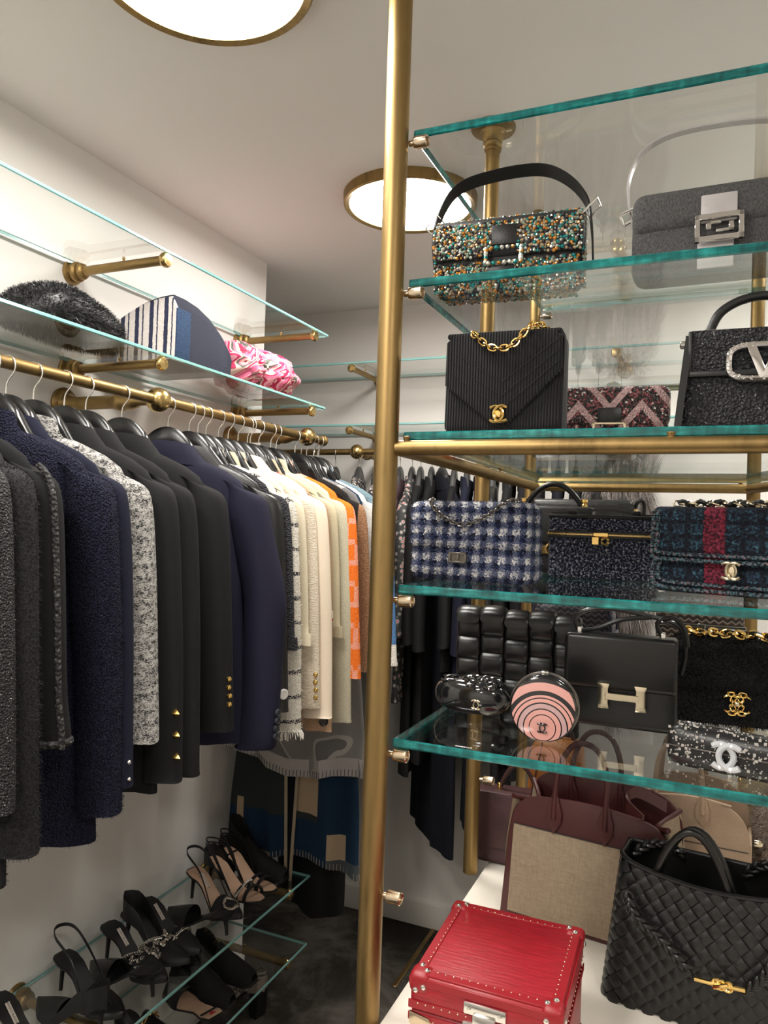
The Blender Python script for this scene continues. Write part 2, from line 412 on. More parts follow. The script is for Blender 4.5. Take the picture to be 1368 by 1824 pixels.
# ------------------------------------------------------------------ wall shelves, brackets and hanging rods
def bracket(label, y=None, x=None, z=0, ln=.30, r=.0115, group=None, side='L', ball=False, pinr=True):
    """brass tube standing out from a wall, with a stepped rose at the wall and a cap at the end"""
    if side == 'L': M = Matrix.Translation((LW, y, z)) @ Matrix.Rotation(pi / 2, 4, 'Y')
    else: M = Matrix.Translation((x, BW, z)) @ Matrix.Rotation(pi / 2, 4, 'X')
    t = thing('shelf_bracket', label, 'bracket', group=group); t.matrix_world = M
    MB().lathe([(.030, 0), (.031, .004), (.029, .008), (.022, .010), (.022, .016), (.025, .018), (.025, .024), (.019, .027), (.019, .033), (.021, .036), (.019, .042), (.014, .045), (r, .046)], n=28).build('wall_rose', 'brass', t)
    MB().tube([(0, 0, .03), (0, 0, ln)], r, 20).build('arm', 'brass', t)
    MB().lathe([(r, ln - .012), (r + .003, ln - .010), (r + .006, ln - .004), (r + .0065, ln + .002), (r + .003, ln + .007), (1e-5, ln + .009)], n=24).build('end_cap', 'brass_bright', t)
    if pinr:
        up = V((-1, 0, 0)) if side == 'L' else V((0, 1, 0))
        for d in (.17,):
            mb = MB(); p0 = V((0, 0, d)) + up * (r - .001)
            mb.tube([p0, p0 + up * .006], .0025, 8); mb.ball(p0 + up * .0078, .0042, 10)
            mb.build('shelf_pin', 'brass_bright', t)
    return t
def wshelf(lab, lo, hi, g): return glass_shelf('glass_shelf', lab, lo, hi, 'glass_edge_pale', g)
ZU, ZL = 2.284, 2.036
wshelf('upper glass wall shelf above the folded scarves', (LW + .012, -.6, ZU - .009), (-1.197, 2.235, ZU), 'glass shelves on the left wall')
wshelf('glass wall shelf carrying the fur, blanket and pink scarf', (LW + .012, -.6, ZL - .009), (-1.197, 2.232, ZL), 'glass shelves on the left wall')
for i, y in enumerate((1.408, 2.144, .67)):
    nm = ('nearer', 'farther', 'out-of-frame')[i]
    bracket('%s brass bracket under the upper left wall shelf' % nm, y, z=ZU - .0265, group='brackets of the left wall shelves')
    bracket('%s brass bracket under the lower left wall shelf' % nm, y, z=ZL - .0265, group='brackets of the left wall shelves')
RODX, RODZ = -1.20, 1.921
def rod(label, a, b, balls, walldir, wallpos, group=None):
    a, b = V(a), V(b); ax = (b - a).normalized()
    t = thing('hanging_rod', label, 'clothes rod', a, group=group)
    MB().tube([V((0, 0, 0)), b - a], .0125, 20).build('pole', 'brass', t)
    for p, sg in ((V((0, 0, 0)), -1), (b - a, 1)):
        M = Matrix.Translation(p) @ (ax * sg).to_track_quat('Z', 'Y').to_matrix().to_4x4()
        MB().lathe([(.0125, -.02), (.016, -.018), (.016, -.012), (.013, -.009), (.016, -.004), (.0185, 0), (.0185, .004), (.015, .008), (1e-5, .009)], M, 24).build('end_cap', 'brass', t)
    for d in balls:
        c = ax * d; o = MB().ball(c, .0295, 28).build('ball', 'brass_bright', t)
        wd = V(walldir); L = wallpos
        Q = Matrix.Translation(c + wd * L) @ (-wd).to_track_quat('Z', 'Y').to_matrix().to_4x4()
        MB().lathe([(.041, 0), (.042, .005), (.038, .010), (.030, .012), (.027, .020), (.020, .024), (.0165, .03), (.0165, L * .55), (.018, L * .56), (.022, L * .60), (.024, L * .64), (.019, L * .67), (.021, L * .72), (.017, L * .78), (.012, L * .82), (.012, L)], Q, 28).build('wall_arm', 'brass', t)
    return t
rod('brass clothes rod with ball joints along the left wall', (RODX, -.5, RODZ), (RODX, 2.225, RODZ), (1.90, 2.617), (-1, 0, 0), RODX - LW)
ZBU, ZBL, RBY, RBZ = 2.284, 2.038, BW - .27, 1.930
wshelf('upper glass shelf along the back wall', (-1.95, BW - .30, ZBU - .009), (1.5, BW - .012, ZBU), 'glass shelves on the back wall')
wshelf('lower glass shelf along the back wall above the black coats', (-1.95, BW - .30, ZBL - .009), (1.5, BW - .012, ZBL), 'glass shelves on the back wall')
for i, x in enumerate((-1.305, -.30, .75)):
    nm = ('left', 'middle', 'right')[i]
    bracket('%s brass bracket under the upper back wall shelf' % nm, x=x, z=ZBU - .0255, group='brackets of the back wall shelves', side='B', r=.0105)
    bracket('%s brass bracket under the lower back wall shelf' % nm, x=x, z=ZBL - .0255, group='brackets of the back wall shelves', side='B', r=.0105)
rod('brass clothes rod with ball joints along the back wall', (-1.95, RBY, RBZ), (1.3, RBY, RBZ), (.667, 1.64, 2.6), (0, 1, 0), BW - RBY)
# shoe shelves
ZH1, ZH2 = .505, .29
wshelf('upper glass shoe shelf low on the left wall', (LW + .012, -.4, ZH1 - .009), (-1.152, 2.155, ZH1), 'glass shoe shelves')
wshelf('lower glass shoe shelf near the carpet', (LW + .012, -.4, ZH2 - .009), (-1.152, 2.15, ZH2), 'glass shoe shelves')
for i, y in enumerate((1.33, 2.06, .6)):
    nm = ('nearer', 'farther', 'out-of-frame')[i]
    bracket('%s brass bracket under the upper shoe shelf' % nm, y, z=ZH1 - .0255, ln=.33, group='brackets of the shoe shelves')
    bracket('%s brass bracket under the lower shoe shelf' % nm, y, z=ZH2 - .0255, ln=.33, group='brackets of the shoe shelves')
# ------------------------------------------------------------------ clothes
wool('w_charcoal', (.020, .0195, .021), 260, .55, bump=1.0); wool('w_black', (.0085, .0085, .009), 500, .3); wool('w_black2', (.012, .0118, .012), 800, .25, bump=.3)
wool('w_black_suit', (.0095, .0094, .0098), 900, .2, bump=.25, rough=.8); wool('w_navy_suit', (.0125, .012, .027), 900, .2, bump=.25, rough=.8)
wool('w_navy', (.010, .011, .024), 900, .35, bump=.6); wool('w_ink', (.0065, .007, .012), 700, .3)
wool('w_cream', (.72, .64, .48), 500, .12); wool('w_peach', (.80, .68, .54), 800, .08, bump=.25); wool('w_camel', (.42, .27, .17), 500, .2)
wool('w_khaki', (.55, .48, .33), 500, .12, bump=.3); wool('w_sage', (.52, .48, .36), 300, .15); wool('w_ltgrey', (.60, .57, .54), 300, .15)
wool('w_beige', (.55, .45, .33), 300, .15); wool('w_brown', (.28, .15, .075), 350, .25); wool('w_greyblanket', (.40, .375, .355), 400, .12)
wool('w_dkgrey', (.135, .13, .127), 400, .15); wool('w_denim', (.085, .17, .30), 300, .25); wool('w_white', (.75, .71, .65), 300, .15); wool('w_plum', (.06, .035, .042), 300, .3, bump=.3)
leather('l_black', (.014, .014, .014), .32, 500, .2); leather('l_grey', (.05, .05, .052), .4)
def boucle(b):
    v = b.voro(330, b.map((1, 1, .8))); n1 = b.noise(500, 2)
    b.set('Base Color', b.ramp(b.m('MULTIPLY_ADD', n1, .5, b.m('MULTIPLY', v, .9)), [(.25, (.030, .032, .068)), (.55, (.012, .013, .034)), (.85, (.004, .004, .013))]))
    b.bump(b.m('SUBTRACT', 1, v), 1.0, .004)
D('t_navy_boucle', (.02, .022, .06), .9, spec=.25, fn=boucle)
def speck(b):
    n1 = b.noise(420, 2, .5, b.map((1, 1, .6))); v = b.voro(300)
    b.set('Base Color', b.ramp(n1, [(.55, (.006, .006, .0065)), (.66, (.02, .02, .02)), (.73, (.50, .48, .45))])); b.bump(v, 1, .003)
D('t_speckle', (.05, .05, .05), .7, fn=speck)
def wtweed(b):
    n1 = b.noise(300, 3, .65, b.map((1, 1, 2.2))); n2 = b.noise(110, 2, .5, b.map((1, 1, 1.4))); z = b.xyz()
    wv = b.m('SINE', b.m('MULTIPLY', z[2], 260.0))
    t = b.m('MULTIPLY_ADD', wv, .022, b.m('MULTIPLY_ADD', n2, .35, b.m('MULTIPLY', n1, .75)))
    b.set('Base Color', b.ramp(t, [(.43, (.010, .010, .011)), (.50, (.09, .088, .085)), (.56, (.36, .35, .33)), (.68, (.56, .54, .51))])); b.bump(n1, 1, .003)
D('t_white_tweed', (.6, .58, .54), .85, spec=.2, fn=wtweed)
def trimf(b):
    v = b.voro(150); n1 = b.noise(260, 2)
    b.set('Base Color', b.ramp(b.m('MULTIPLY', v, n1), [(.07, (.12, .11, .10)), (.13, (.022, .021, .021)), (.3, (.008, .0075, .0075))])); b.bump(v, 1, .004)
D('t_trim', (.05, .05, .05), .7, fn=trimf)
def cable(b):
    v = b.voro(160, b.map((1, 1, 1.6))); b.set('Base Color', b.ramp(v, [(.2, (.026, .026, .034)), (.7, (.008, .008, .012))])); b.bump(v, 1, .004)
D('t_knit_black', (.02, .02, .026), .85, fn=cable)
def plaidw(b):
    n1 = b.noise(140, 2); q = b.xyz(); n2 = b.noise(300, 3)
    zz = b.m('MULTIPLY_ADD', n1, .012, q[2]); yy = b.m('MULTIPLY_ADD', n1, .010, q[1]); xx = b.m('MULTIPLY_ADD', n1, .010, q[0])
    h = b.m('MULTIPLY', b.band(zz, .062, .15), b.m('GREATER_THAN', n2, .46)); v = b.m('MULTIPLY', b.band(xx, .085, .10, .35), b.m('GREATER_THAN', n2, .48))
    f = b.m('MAXIMUM', h, v)
    b.set('Base Color', b.mix(f, b.ramp(n2, [(.3, (.50, .46, .39)), (.65, (.80, .76, .68))]), (.022, .022, .035))); b.bump(n2, 1, .004)
D('t_plaid', (.7, .67, .6), .9, spec=.2, fn=plaidw)
def ivory(b):
    v = b.noise(220, 3, .6, b.map((.5, .5, 2))); b.set('Base Color', b.ramp(v, [(.3, (.60, .50, .38)), (.65, (.80, .71, .58))])); b.bump(v, 1, .004)
D('t_ivory', (.75, .67, .54), .9, spec=.2, fn=ivory)
def shirtp(b):
    q = b.xyz(); h = b.band(q[2], .05, .16); k = b.band(q[2], .15, .12, .2); v = b.band(q[0], .05, .12)
    c = b.mix(h, (.72, .62, .50), (.45, .05, .05)); c = b.mix(k, c, (.03, .04, .04)); b.set('Base Color', b.mix(b.m('MULTIPLY', v, .5), c, (.4, .06, .06)))
D('t_shirt_plaid', (.7, .6, .5), .8, fn=shirtp)
def orange(b):
    q = b.xyz(); n1 = b.noise(330, 2); nn = b.m('MULTIPLY', b.m('SUBTRACT', n1, .5), .006)
    z = b.m('ADD', q[2], nn); x = b.m('ADD', b.m('ADD', q[0], q[1]), nn)
    # interlocking bar motif
    row = b.m('FLOOR', b.m('MULTIPLY', z, 1 / .06)); odd = b.m('FLOORED_MODULO', row, 2.0)
    xs = b.m('MULTIPLY_ADD', odd, .05, x); st = b.band(xs, .1, .24); hb = b.band(z, .06, .26)
    gate = b.m('LESS_THAN', b.m('FRACT', b.m('MULTIPLY_ADD', xs, 10.0, .25)), .78)
    f = b.m('MAXIMUM', st, b.m('MULTIPLY', hb, gate)); f = b.m('MULTIPLY', f, b.m('LESS_THAN', q[2], -.13)); hat = b.band(b.m('ADD', x, z), .0065, .62)
    c = b.mix(b.m('MULTIPLY', f, hat), b.ramp(n1, [(.3, (.72, .125, .012)), (.7, (.92, .22, .03))]), (.80, .42, .34))
    c = b.mix(b.m('GREATER_THAN', q[2], -.045), c, (.86, .36, .25)); b.set('Base Color', c); b.bump(n1, .8, .003)
D('t_orange', (.85, .2, .03), .9, spec=.2, fn=orange)
def blueb(b):
    q = b.xyz(); n1 = b.noise(220, 3); z = q[2]
    c = b.ramp(n1, [(.3, (.10, .165, .20)), (.7, (.20, .28, .32))])
    c = b.mix(b.m('LESS_THAN', z, -.16), c, (.62, .36, .055)); c = b.mix(b.m('LESS_THAN', z, -.34), c, (.08, .18, .36)); c = b.mix(b.m('LESS_THAN', z, -.56), c, (.70, .66, .60))
    b.set('Base Color', c); b.bump(n1, .8, .003)
D('t_blue_blanket', (.2, .28, .33), .9, spec=.2, fn=blueb)
def greyd(b):
    q = b.xyz(); d = b.m('MULTIPLY_ADD', q[1], .8, b.m('MULTIPLY_ADD', q[0], .9, q[2])); n1 = b.noise(300, 2)
    f = b.m('MULTIPLY', b.m('LESS_THAN', d, -.20), b.m('GREATER_THAN', d, -.25))
    b.set('Base Color', b.mix(f, b.ramp(n1, [(.3, (.54, .51, .48)), (.7, (.68, .65, .61))]), (.30, .29, .30))); b.bump(n1, .6, .003)
D('t_grey_stripe', (.62, .6, .56), .9, spec=.2, fn=greyd)
def brownb(b):
    q = b.xyz(); n1 = b.noise(300, 2); f = b.m('MULTIPLY', b.m('LESS_THAN', q[0], .225), b.m('GREATER_THAN', q[2], -.52))
    b.set('Base Color', b.mix(f, b.ramp(n1, [(.3, (.20, .10, .05)), (.7, (.36, .20, .11))]), (.016, .014, .013))); b.bump(n1, .8, .003)
D('t_brown_block', (.3, .16, .09), .9, spec=.2, fn=brownb)
def horse(b):
    q = b.xyz(); n1 = b.noise(5.5, 1, .4, b.map((1, .2, .8))); edge = b.m('ABSOLUTE', b.m('SUBTRACT', n1, .52)); n2 = b.noise(400, 2)
    c = b.mix(b.m('GREATER_THAN', n1, .52), (.24, .23, .223), (.165, .158, .153)); c = b.mix(b.m('LESS_THAN', edge, .012), c, (.40, .38, .36)); b.set('Base Color', c); b.bump(n2, .5, .002)
D('t_grey_motif', (.17, .165, .16), .95, spec=.15, fn=horse)
def patch(b):
    q = b.xyz(); n2 = b.noise(400, 2); x, z = q[0], q[2]
    nv, gr, bg, dn = (.012, .030, .060), (.030, .037, .036), (.40, .30, .20), (.065, .075, .085)
    def rect(x0, x1, z0, z1): return b.m('MULTIPLY', b.m('MULTIPLY', b.m('GREATER_THAN', x, x0), b.m('LESS_THAN', x, x1)), b.m('MULTIPLY', b.m('GREATER_THAN', z, z0), b.m('LESS_THAN', z, z1)))
    c = b.mix(rect(-.3, .10, -1.13, -.2), nv, gr); c = b.mix(rect(.015, .10, -1.11, -.2), c, bg); c = b.mix(rect(.135, .4, -1.6, -1.24), c, dn); c = b.mix(rect(.135, .19, -1.24, -1.16), c, bg); c = b.mix(rect(-.21, -.185, -1.19, -1.10), c, bg)
    b.set('Base Color', c); b.bump(n2, .5, .003)
D('t_patch', (.05, .06, .08), .95, spec=.15, fn=patch)
def zebra(b):
    n1 = b.noise(12, 2, .5, dist=1.5); s = b.m('SINE', b.m('MULTIPLY', n1, 60.0)); n2 = b.noise(200, 2)
    c = b.ramp(s, [(.35, (.03, .027, .03)), (.6, (.40, .33, .31)), (.9, (.52, .47, .44))]); b.set('Base Color', c); b.bump(n2, .4, .003)
D('t_zebra', (.3, .27, .26), .9, fn=zebra)
def floral(b):
    v = b.voro(55); q = b.voro(55, out='Color'); c = b.ramp(v, [(.18, (.55, .08, .10)), (.24, (.55, .50, .47)), (.36, (.18, .19, .17)), (.5, (.03, .03, .03))]); b.set('Base Color', c)
D('t_floral', (.15, .12, .12), .8, fn=floral)
D('button_gold', (.82, .55, .18), .25, 1); D('button_navy', (.02, .022, .03), .6); D('button_white', (.75, .73, .70), .3); D('button_black', (.01, .01, .01), .2)
D('stitch_tan', (.33, .27, .19), .9); D('stitch_white', (.6, .58, .54), .9); D('stitch_dark', (.05, .05, .05), .9)

def se(x, p): return (abs(x) ** p) * (1 if x >= 0 else -1)
HOOKS = 0
def hanger(parent_loc, rz, label, grey=False, group=None, yaw=0):
    t = thing('clothes_hanger', label, 'hanger', parent_loc, rz, group)
    key = 'hg_g' if grey else 'hg_b'
    if key not in HCACHE:
        n = 40; rings = []; HPR = [(p.x, p.y) for p in catmull([(0, .008, 0), (.018, .005, 0), (.038, -.007, 0), (.060, -.031, 0), (.082, -.064, 0), (.105, -.092, 0), (.15, -.117, 0), (.178, -.134, 0)], 6)]
        for i in range(n + 1):
            u = -1 + 2 * i / n; a = abs(u); x = .178 * u; q_ = [p for p in HPR if p[0] <= abs(x) + 1e-9][-1]; r_ = ([p for p in HPR if p[0] > abs(x) + 1e-9] or [HPR[-1]])[0]
            fr = 0 if r_ is q_ else (abs(x) - q_[0]) / (r_[0] - q_[0]); zt = q_[1] + (r_[1] - q_[1]) * fr; hh = .066 - .036 * a; th = .009 + .007 * a
            rings.append([V((x, th * se(math.cos(k * pi / 5), .6), zt - hh / 2 + hh / 2 * se(math.sin(k * pi / 5), .6))) for k in range(10)])
        a = MB().loft(rings).build('arms', 'hanger_grey' if grey else 'hanger_black', t)
        pts = [(0, 0, -.012), (0, 0, .012), (0, .001, .026), (.004, 0, .038)] + [(.0 + .0165 * math.cos(q), 0, .060 + .0165 * math.sin(q)) for q in [math.radians(d) for d in range(-80, 200, 28)]]
        pts = [(0, 0, -.012), (0, 0, .02), (.004, 0, .034), (.013, 0, .046), (.0165, 0, .060), (.012, 0, .0735), (0, 0, .079), (-.012, 0, .0735), (-.0165, 0, .062)]
        h = MB().tube(catmull(pts, 4), .0016, 7).build('hook', 'steel', t); HCACHE[key] = (a.data, h.data)
    else:
        for nm, me in zip(('arms', 'hook'), HCACHE[key]):
            o = bpy.data.objects.new(nm, me); COL.objects.link(o); o.parent = t
    return t
HCACHE = {}

def garment(name, label, cat, loc, rz, hem, mats, w=1.0, t=.022, sl=.56, sleeve=True, collar='stand', group=None, seed=0, flare=.034, fold=.006, srx=1.0, bulge=0, neck=.066, asym=0, hemwave=0):
    """hanging garment, origin at the hanger's neck: x along the shoulders, z up"""
    rnd = random.Random(seed + 11); body, slv, col = mats
    T = thing(name, label, cat, loc, rz, group)
    NS = 36; ph = [rnd.uniform(0, 6.28) for _ in range(6)]
    prof = [(-.030, neck, .8), (-.046, .105, .95), (-.066, .150, 1.0), (-.088, .182, 1.0), (-.112, .196, 1.05), (-.15, .197, 1.05)]
    rings = []
    zz = [p[0] for p in prof]; k = 12
    for i in range(1, k + 1): zz.append(-.15 + (-hem + .15) * i / k)
    for z in zz:
        q = [p for p in prof if abs(p[0] - z) < 1e-9]
        if q: wd, tt = q[0][1] * w, q[0][2] * t
        else:
            f = (z + .15) / (-hem + .15); wd = (.197 - .014 * math.sin(pi * min(1, f * 1.2)) + flare * f) * w; tt = t * (1.05 + .25 * f)
        ff = max(0, (-z - .15) / max(.01, hem - .15)); r = []
        for j in range(NS):
            a = 2 * pi * j / NS; x = wd * se(math.cos(a), .75); y = tt * se(math.sin(a), .8)
            y += fold * ff * (math.sin(x * 38 + ph[0]) + .7 * math.sin(x * 67 + ph[1] + z * 3))
            zo = z
            if ff > .95: zo = z + hemwave * math.sin(x * 14 + ph[2]) - asym * x
            r.append(V((x, y, zo)))
        rings.append(r)
    b0 = MB().loft(rings); bo = b0.build('body', body, T, sharp=60); T['hem'] = hem
    sleeves = []
    if sleeve:
        for sg in (1, -1):
            P = [(.145, -.092, .030, .55), (.172, -.098, .034, .8), (.193, -.118, .040, .95), (.203, -.16, .045, 1.1), (.211 + bulge * .4, -.25, .046, 1.15), (.219 + bulge, -.36, .045, 1.1), (.227 + bulge * .8, -.47, .043, 1.05), (.236 + bulge * .3, -sl + .03, .041, 1.0), (.238, -sl, .041, 1.0)]
            n = 20; rg = []; yo = rnd.uniform(-.004, .004)
            pts = catmull([(p[0] * w, p[1], 0) for p in P], 3); rr = catmull([(p[2] * srx, p[3] * t * 1.15, 0) for p in P], 3)
            for i, (p, r) in enumerate(zip(pts, rr)):
                f = i / (len(pts) - 1); tl = .9 * max(0, 1 - f * 3.2)      # shoulder end is tilted outwards
                rg.append([V((sg * (p.x + r.x * math.cos(a)), yo * f + r.y * math.sin(a) + .003 * math.sin(9 * f + ph[3]) * f, p.y - tl * r.x * math.cos(a) * .8 + .0015 * math.sin(a * 3 + f * 12) * f)) for a in [2 * pi * j / n for j in range(n)]])
            sb = MB().loft(rg); so = sb.build('sleeve', slv, T, sharp=60); sleeves.append((so, pts, rr))
            if sg == 1: T_s = sb
    if collar == 'stand':
        rg = []
        for (z, k1, k2) in ((-.050, 1.35, 1.0), (-.030, 1.05, 1.05), (-.012, .92, 1.15), (-.004, .86, 1.12), (-.010, .80, .9), (-.035, .85, .8)):
            rg.append([V((neck * w * k1 * math.cos(a), t * k2 * math.sin(a) * 1.02, z - .012 * math.sin(a))) for a in [2 * pi * j / 28 for j in range(28)]])
        MB().loft(rg, False, False).build('collar', col, T, sharp=70)
    elif collar == 'notch':
        rg = []
        for (z, k1, k2) in ((-.062, 1.75, 1.12), (-.040, 1.40, 1.18), (-.018, 1.12, 1.18), (-.008, 1.0, 1.1), (-.014, .92, .95), (-.04, .95, .8)):
            rg.append([V((neck * w * k1 * math.cos(a), t * k2 * math.sin(a) * 1.05, z - .010 * math.sin(a))) for a in [2 * pi * j / 28 for j in range(28)]])
        MB().loft(rg, False, False).build('collar', col, T, sharp=70)
    return T, b0, (T_s if sleeve else None), (sleeves[0] if sleeves else None)
def cuff_pt(sl_, f, ang):
    so, pts, rr = sl_; zt = pts[-1].y + f; i = min(range(len(pts)), key=lambda q: abs(pts[q].y - zt)); p, r = V((pts[i].x, zt, 0)), rr[i]; a = math.radians(ang)
    return V((p.x + r.x * math.cos(a), r.y * math.sin(a), p.y)), V((math.cos(a), math.sin(a), 0))
def sleeve_buttons(T, sl_, m, n, f0, f1, ang=-40, r=.007, kind='dome', name='cuff_button'):
    for i in range(n):
        f = f0 + (f1 - f0) * i / max(1, n - 1); p, nn = cuff_pt(sl_, f, ang)
        M = Matrix.Translation(p) @ nn.to_track_quat('Z', 'Y').to_matrix().to_4x4()
        if kind == 'spike': pr = [(r, -.002), (r, .002), (r * .6, .007), (1e-5, .013)]; nn_ = 4
        elif kind == 'flat': pr = [(r * .9, -.002), (r, .001), (r, .004), (r * .75, .005), (r * .7, .0042), (1e-5, .0042)]; nn_ = 18
        else: pr = [(r * .5, -.004), (r * .5, .001), (r, .002), (r * .9, .006), (r * .5, .008), (1e-5, .0085)]; nn_ = 12
        MB().lathe(pr, M, nn_).build(name, m, T, sharp=30)
def blanket_stitch(T, pts_n, m, ln=.012, name='blanket_stitch'):
    mb = MB()
    for p, d, nn in pts_n:
        p = V(p); mb.tube([p + nn * .001, p + V(d) * ln + nn * .001], .0011, 4)
    o = mb.build(name, m, T); o['kind'] = 'stuff'; return o
RZ0 = RODZ - .0655
def place(u, v, L, rz):
    """hook y on the left rod so that the sleeve's outer edge (L along the shoulder) shows at pixel u,v"""
    x = RODX + L * math.cos(math.radians(rz)); return onX(u, v, x).y - L * math.sin(math.radians(rz))
DZ = .032
def lg(i, name, label, cat, px, rz, hem_px, mats, short, w=1.0, collar='stand', sl_px=None, L=None, yh=None, **k):
    L = L or (.259 * w + k.get('bulge', 0)); yh = yh if yh is not None else place(px[0], px[1], L, rz)
    x = RODX + L * math.cos(math.radians(rz)); hem = RZ0 - onX(hem_px[0], hem_px[1], x - .03).z
    if sl_px: k['sl'] = RZ0 - DZ - onX(sl_px[0], sl_px[1], x).z
    else: k.setdefault('sl', min(hem - .02, .58))
    g = garment(name, label, cat, (RODX, yh, RZ0 - DZ), rz, hem - DZ, mats, w, seed=i, collar=collar, group='clothes on the left rod', **k)
    hanger((RODX, yh, RZ0), rz, 'glossy black hanger holding the ' + short, group='hangers on the left rod')
    return g
B3 = lambda m: (m, m, m)
G1 = lg(1, 'tweed_coat', 'black coat flecked with white, at the far left edge of the left rod', 'coat', (18, 1100), 8, (20, 1500), B3('t_speckle'), 'black coat flecked with white', sl=.62)
G2 = lg(2, 'wool_coat', 'long fuzzy charcoal wool coat, lowest hem near the left edge', 'coat', (62, 1100), 10, (75, 1545), B3('w_charcoal'), 'fuzzy charcoal wool coat', t=.026, sl=.70)
G3 = lg(3, 'trimmed_jacket', 'black jacket with braided tweed trim down its sleeve', 'jacket', (116, 950), 14, (120, 1400), ('w_black', 'w_black2', 'w_black'), 'black jacket with braided trim', sl_px=(135, 1318), t=.025)
G4 = lg(4, 'boucle_coat', 'long navy boucle coat with ragged hem', 'coat', (208, 1100), 16, (205, 1480), B3('t_navy_boucle'), 'navy boucle coat', t=.030, sl=.70)
G5 = lg(5, 'navy_jacket', 'navy jacket with small pearl buttons on its cuff, behind the boucle coat', 'jacket', (233, 1050), 16, (235, 1400), B3('w_navy'), 'navy jacket with pearl cuff buttons', collar='notch', sl_px=(240, 1388), t=.022)
G6 = lg(6, 'tweed_jacket', 'white and black flecked tweed jacket between navy and black jackets', 'jacket', (278, 950), 16, (290, 1290), B3('t_white_tweed'), 'white and black tweed jacket', sl_px=(303, 1305), t=.028)
G7 = lg(7, 'black_blazer', 'black blazer with gold spike studs on its cuff', 'blazer', (322, 1000), 16, (290, 1405), B3('w_black_suit'), 'black blazer with gold spike studs', collar='notch', sl_px=(345, 1372), t=.024)
G8 = lg(8, 'black_blazer', 'plain black blazer between the spike-studded and the gold-buttoned blazers', 'blazer', (354, 1000), 16, (365, 1352), B3('w_black_suit'), 'plain black blazer', collar='notch', sl_px=(375, 1362), t=.024)
G9 = lg(9, 'black_blazer', 'black blazer with small gold ornaments on its cuff, beside the navy blazer', 'blazer', (410, 1000), 18, (400, 1290), B3('w_black_suit'), 'black blazer with gold cuff ornaments', collar='notch', sl_px=(424, 1290), t=.032)
G10 = lg(10, 'navy_blazer', 'deep navy blazer with fabric-covered cuff buttons', 'blazer', (500, 1080), 22, (470, 1320), B3('w_navy_suit'), 'deep navy blazer', collar='notch', sl_px=(497, 1328), t=.036, bulge=.03, srx=1.15)
G11 = lg(11, 'leather_jacket', 'black leather jacket with a white cuff button', 'jacket', (507, 1050), 18, (515, 1240), B3('l_black'), 'black leather jacket', collar='notch', sl_px=(520, 1258), t=.018)
G12 = lg(12, 'knit_cardigan', 'black ribbed knit cardigan beside the white checked tweed jacket', 'cardigan', (520, 1050), 18, (520, 1240), B3('t_knit_black'), 'black ribbed knit cardigan', sl=.5, t=.020)
G13 = lg(13, 'checked_jacket', 'white tweed jacket with black window check and frayed cuff', 'jacket', (532, 1050), 18, (530, 1270), B3('t_plaid'), 'white checked tweed jacket', sl_px=(545, 1290), t=.022)
G14 = lg(14, 'cream_jacket', 'plain yellowish cream jacket behind the checked tweed jacket', 'jacket', (546, 1020), 18, (560, 1180), B3('w_cream'), 'plain cream jacket', collar='notch', sl=.5, t=.014, w=.97)
G15 = lg(15, 'ivory_jacket', 'ivory ribbed boucle jacket with gold cuff buttons', 'jacket', (564, 1050), 17, (560, 1240), B3('t_ivory'), 'ivory boucle jacket', sl_px=(566, 1256), t=.020)
G16 = lg(16, 'ivory_blazer', 'smooth pale peach blazer with long plain sleeve', 'blazer', (588, 1050), 16, (585, 1250), B3('w_peach'), 'pale peach blazer', collar='notch', sl_px=(598, 1268), t=.024, w=1.06)
G17 = lg(17, 'camel_coat', 'camel coat with a big black cuff button', 'coat', (585, 1100), 14, (570, 1285), B3('w_camel'), 'camel coat', collar='notch', sl_px=(580, 1300), t=.012, w=.95)
G18 = lg(18, 'checked_shirt', 'cream shirt with red and black checks, a thin strip showing', 'shirt', (586, 950), 14, (590, 1150), B3('t_shirt_plaid'), 'red and black checked shirt', sl=.45, t=.010, w=.95)
G19 = lg(19, 'khaki_jacket', 'khaki cotton jacket beside the checked shirt', 'jacket', (603, 1000), 12, (605, 1180), B3('w_khaki'), 'khaki cotton jacket', collar='notch', sl=.5, t=.016, w=.97)
G20 = lg(20, 'beige_jacket', 'sage beige felted jacket with seamed sleeve', 'jacket', (624, 1000), 10, (615, 1262), B3('w_sage'), 'sage beige felted jacket', sl_px=(621, 1281), t=.024)
G21 = lg(21, 'orange_sweater', 'bright orange knit with pink bar pattern', 'sweater', (639, 1000), 7, (630, 1195), B3('t_orange'), 'orange patterned knit', sl_px=(634, 1206), t=.024, w=1.06)
G22 = lg(22, 'brown_coat', 'brown and black blanket coat with stitched cuff', 'coat', (656, 1020), 5, (640, 1185), B3('t_brown_block'), 'brown and black blanket coat', sl_px=(650, 1196), t=.016)
G23 = lg(23, 'grey_cardigan', 'pale grey cardigan with a darker diagonal stripe', 'cardigan', (668, 1000), 4, (660, 1150), B3('t_grey_stripe'), 'pale grey cardigan', sl=.52, t=.018, yh=2.165)
G24 = lg(24, 'blanket_coat', 'blue and mustard blanket coat half hidden by the brass post', 'coat', (700, 1050), 2, (690, 1175), B3('t_blue_blanket'), 'blue and mustard blanket coat', sl_px=(710, 1180), t=.018, yh=2.20, w=1.10)
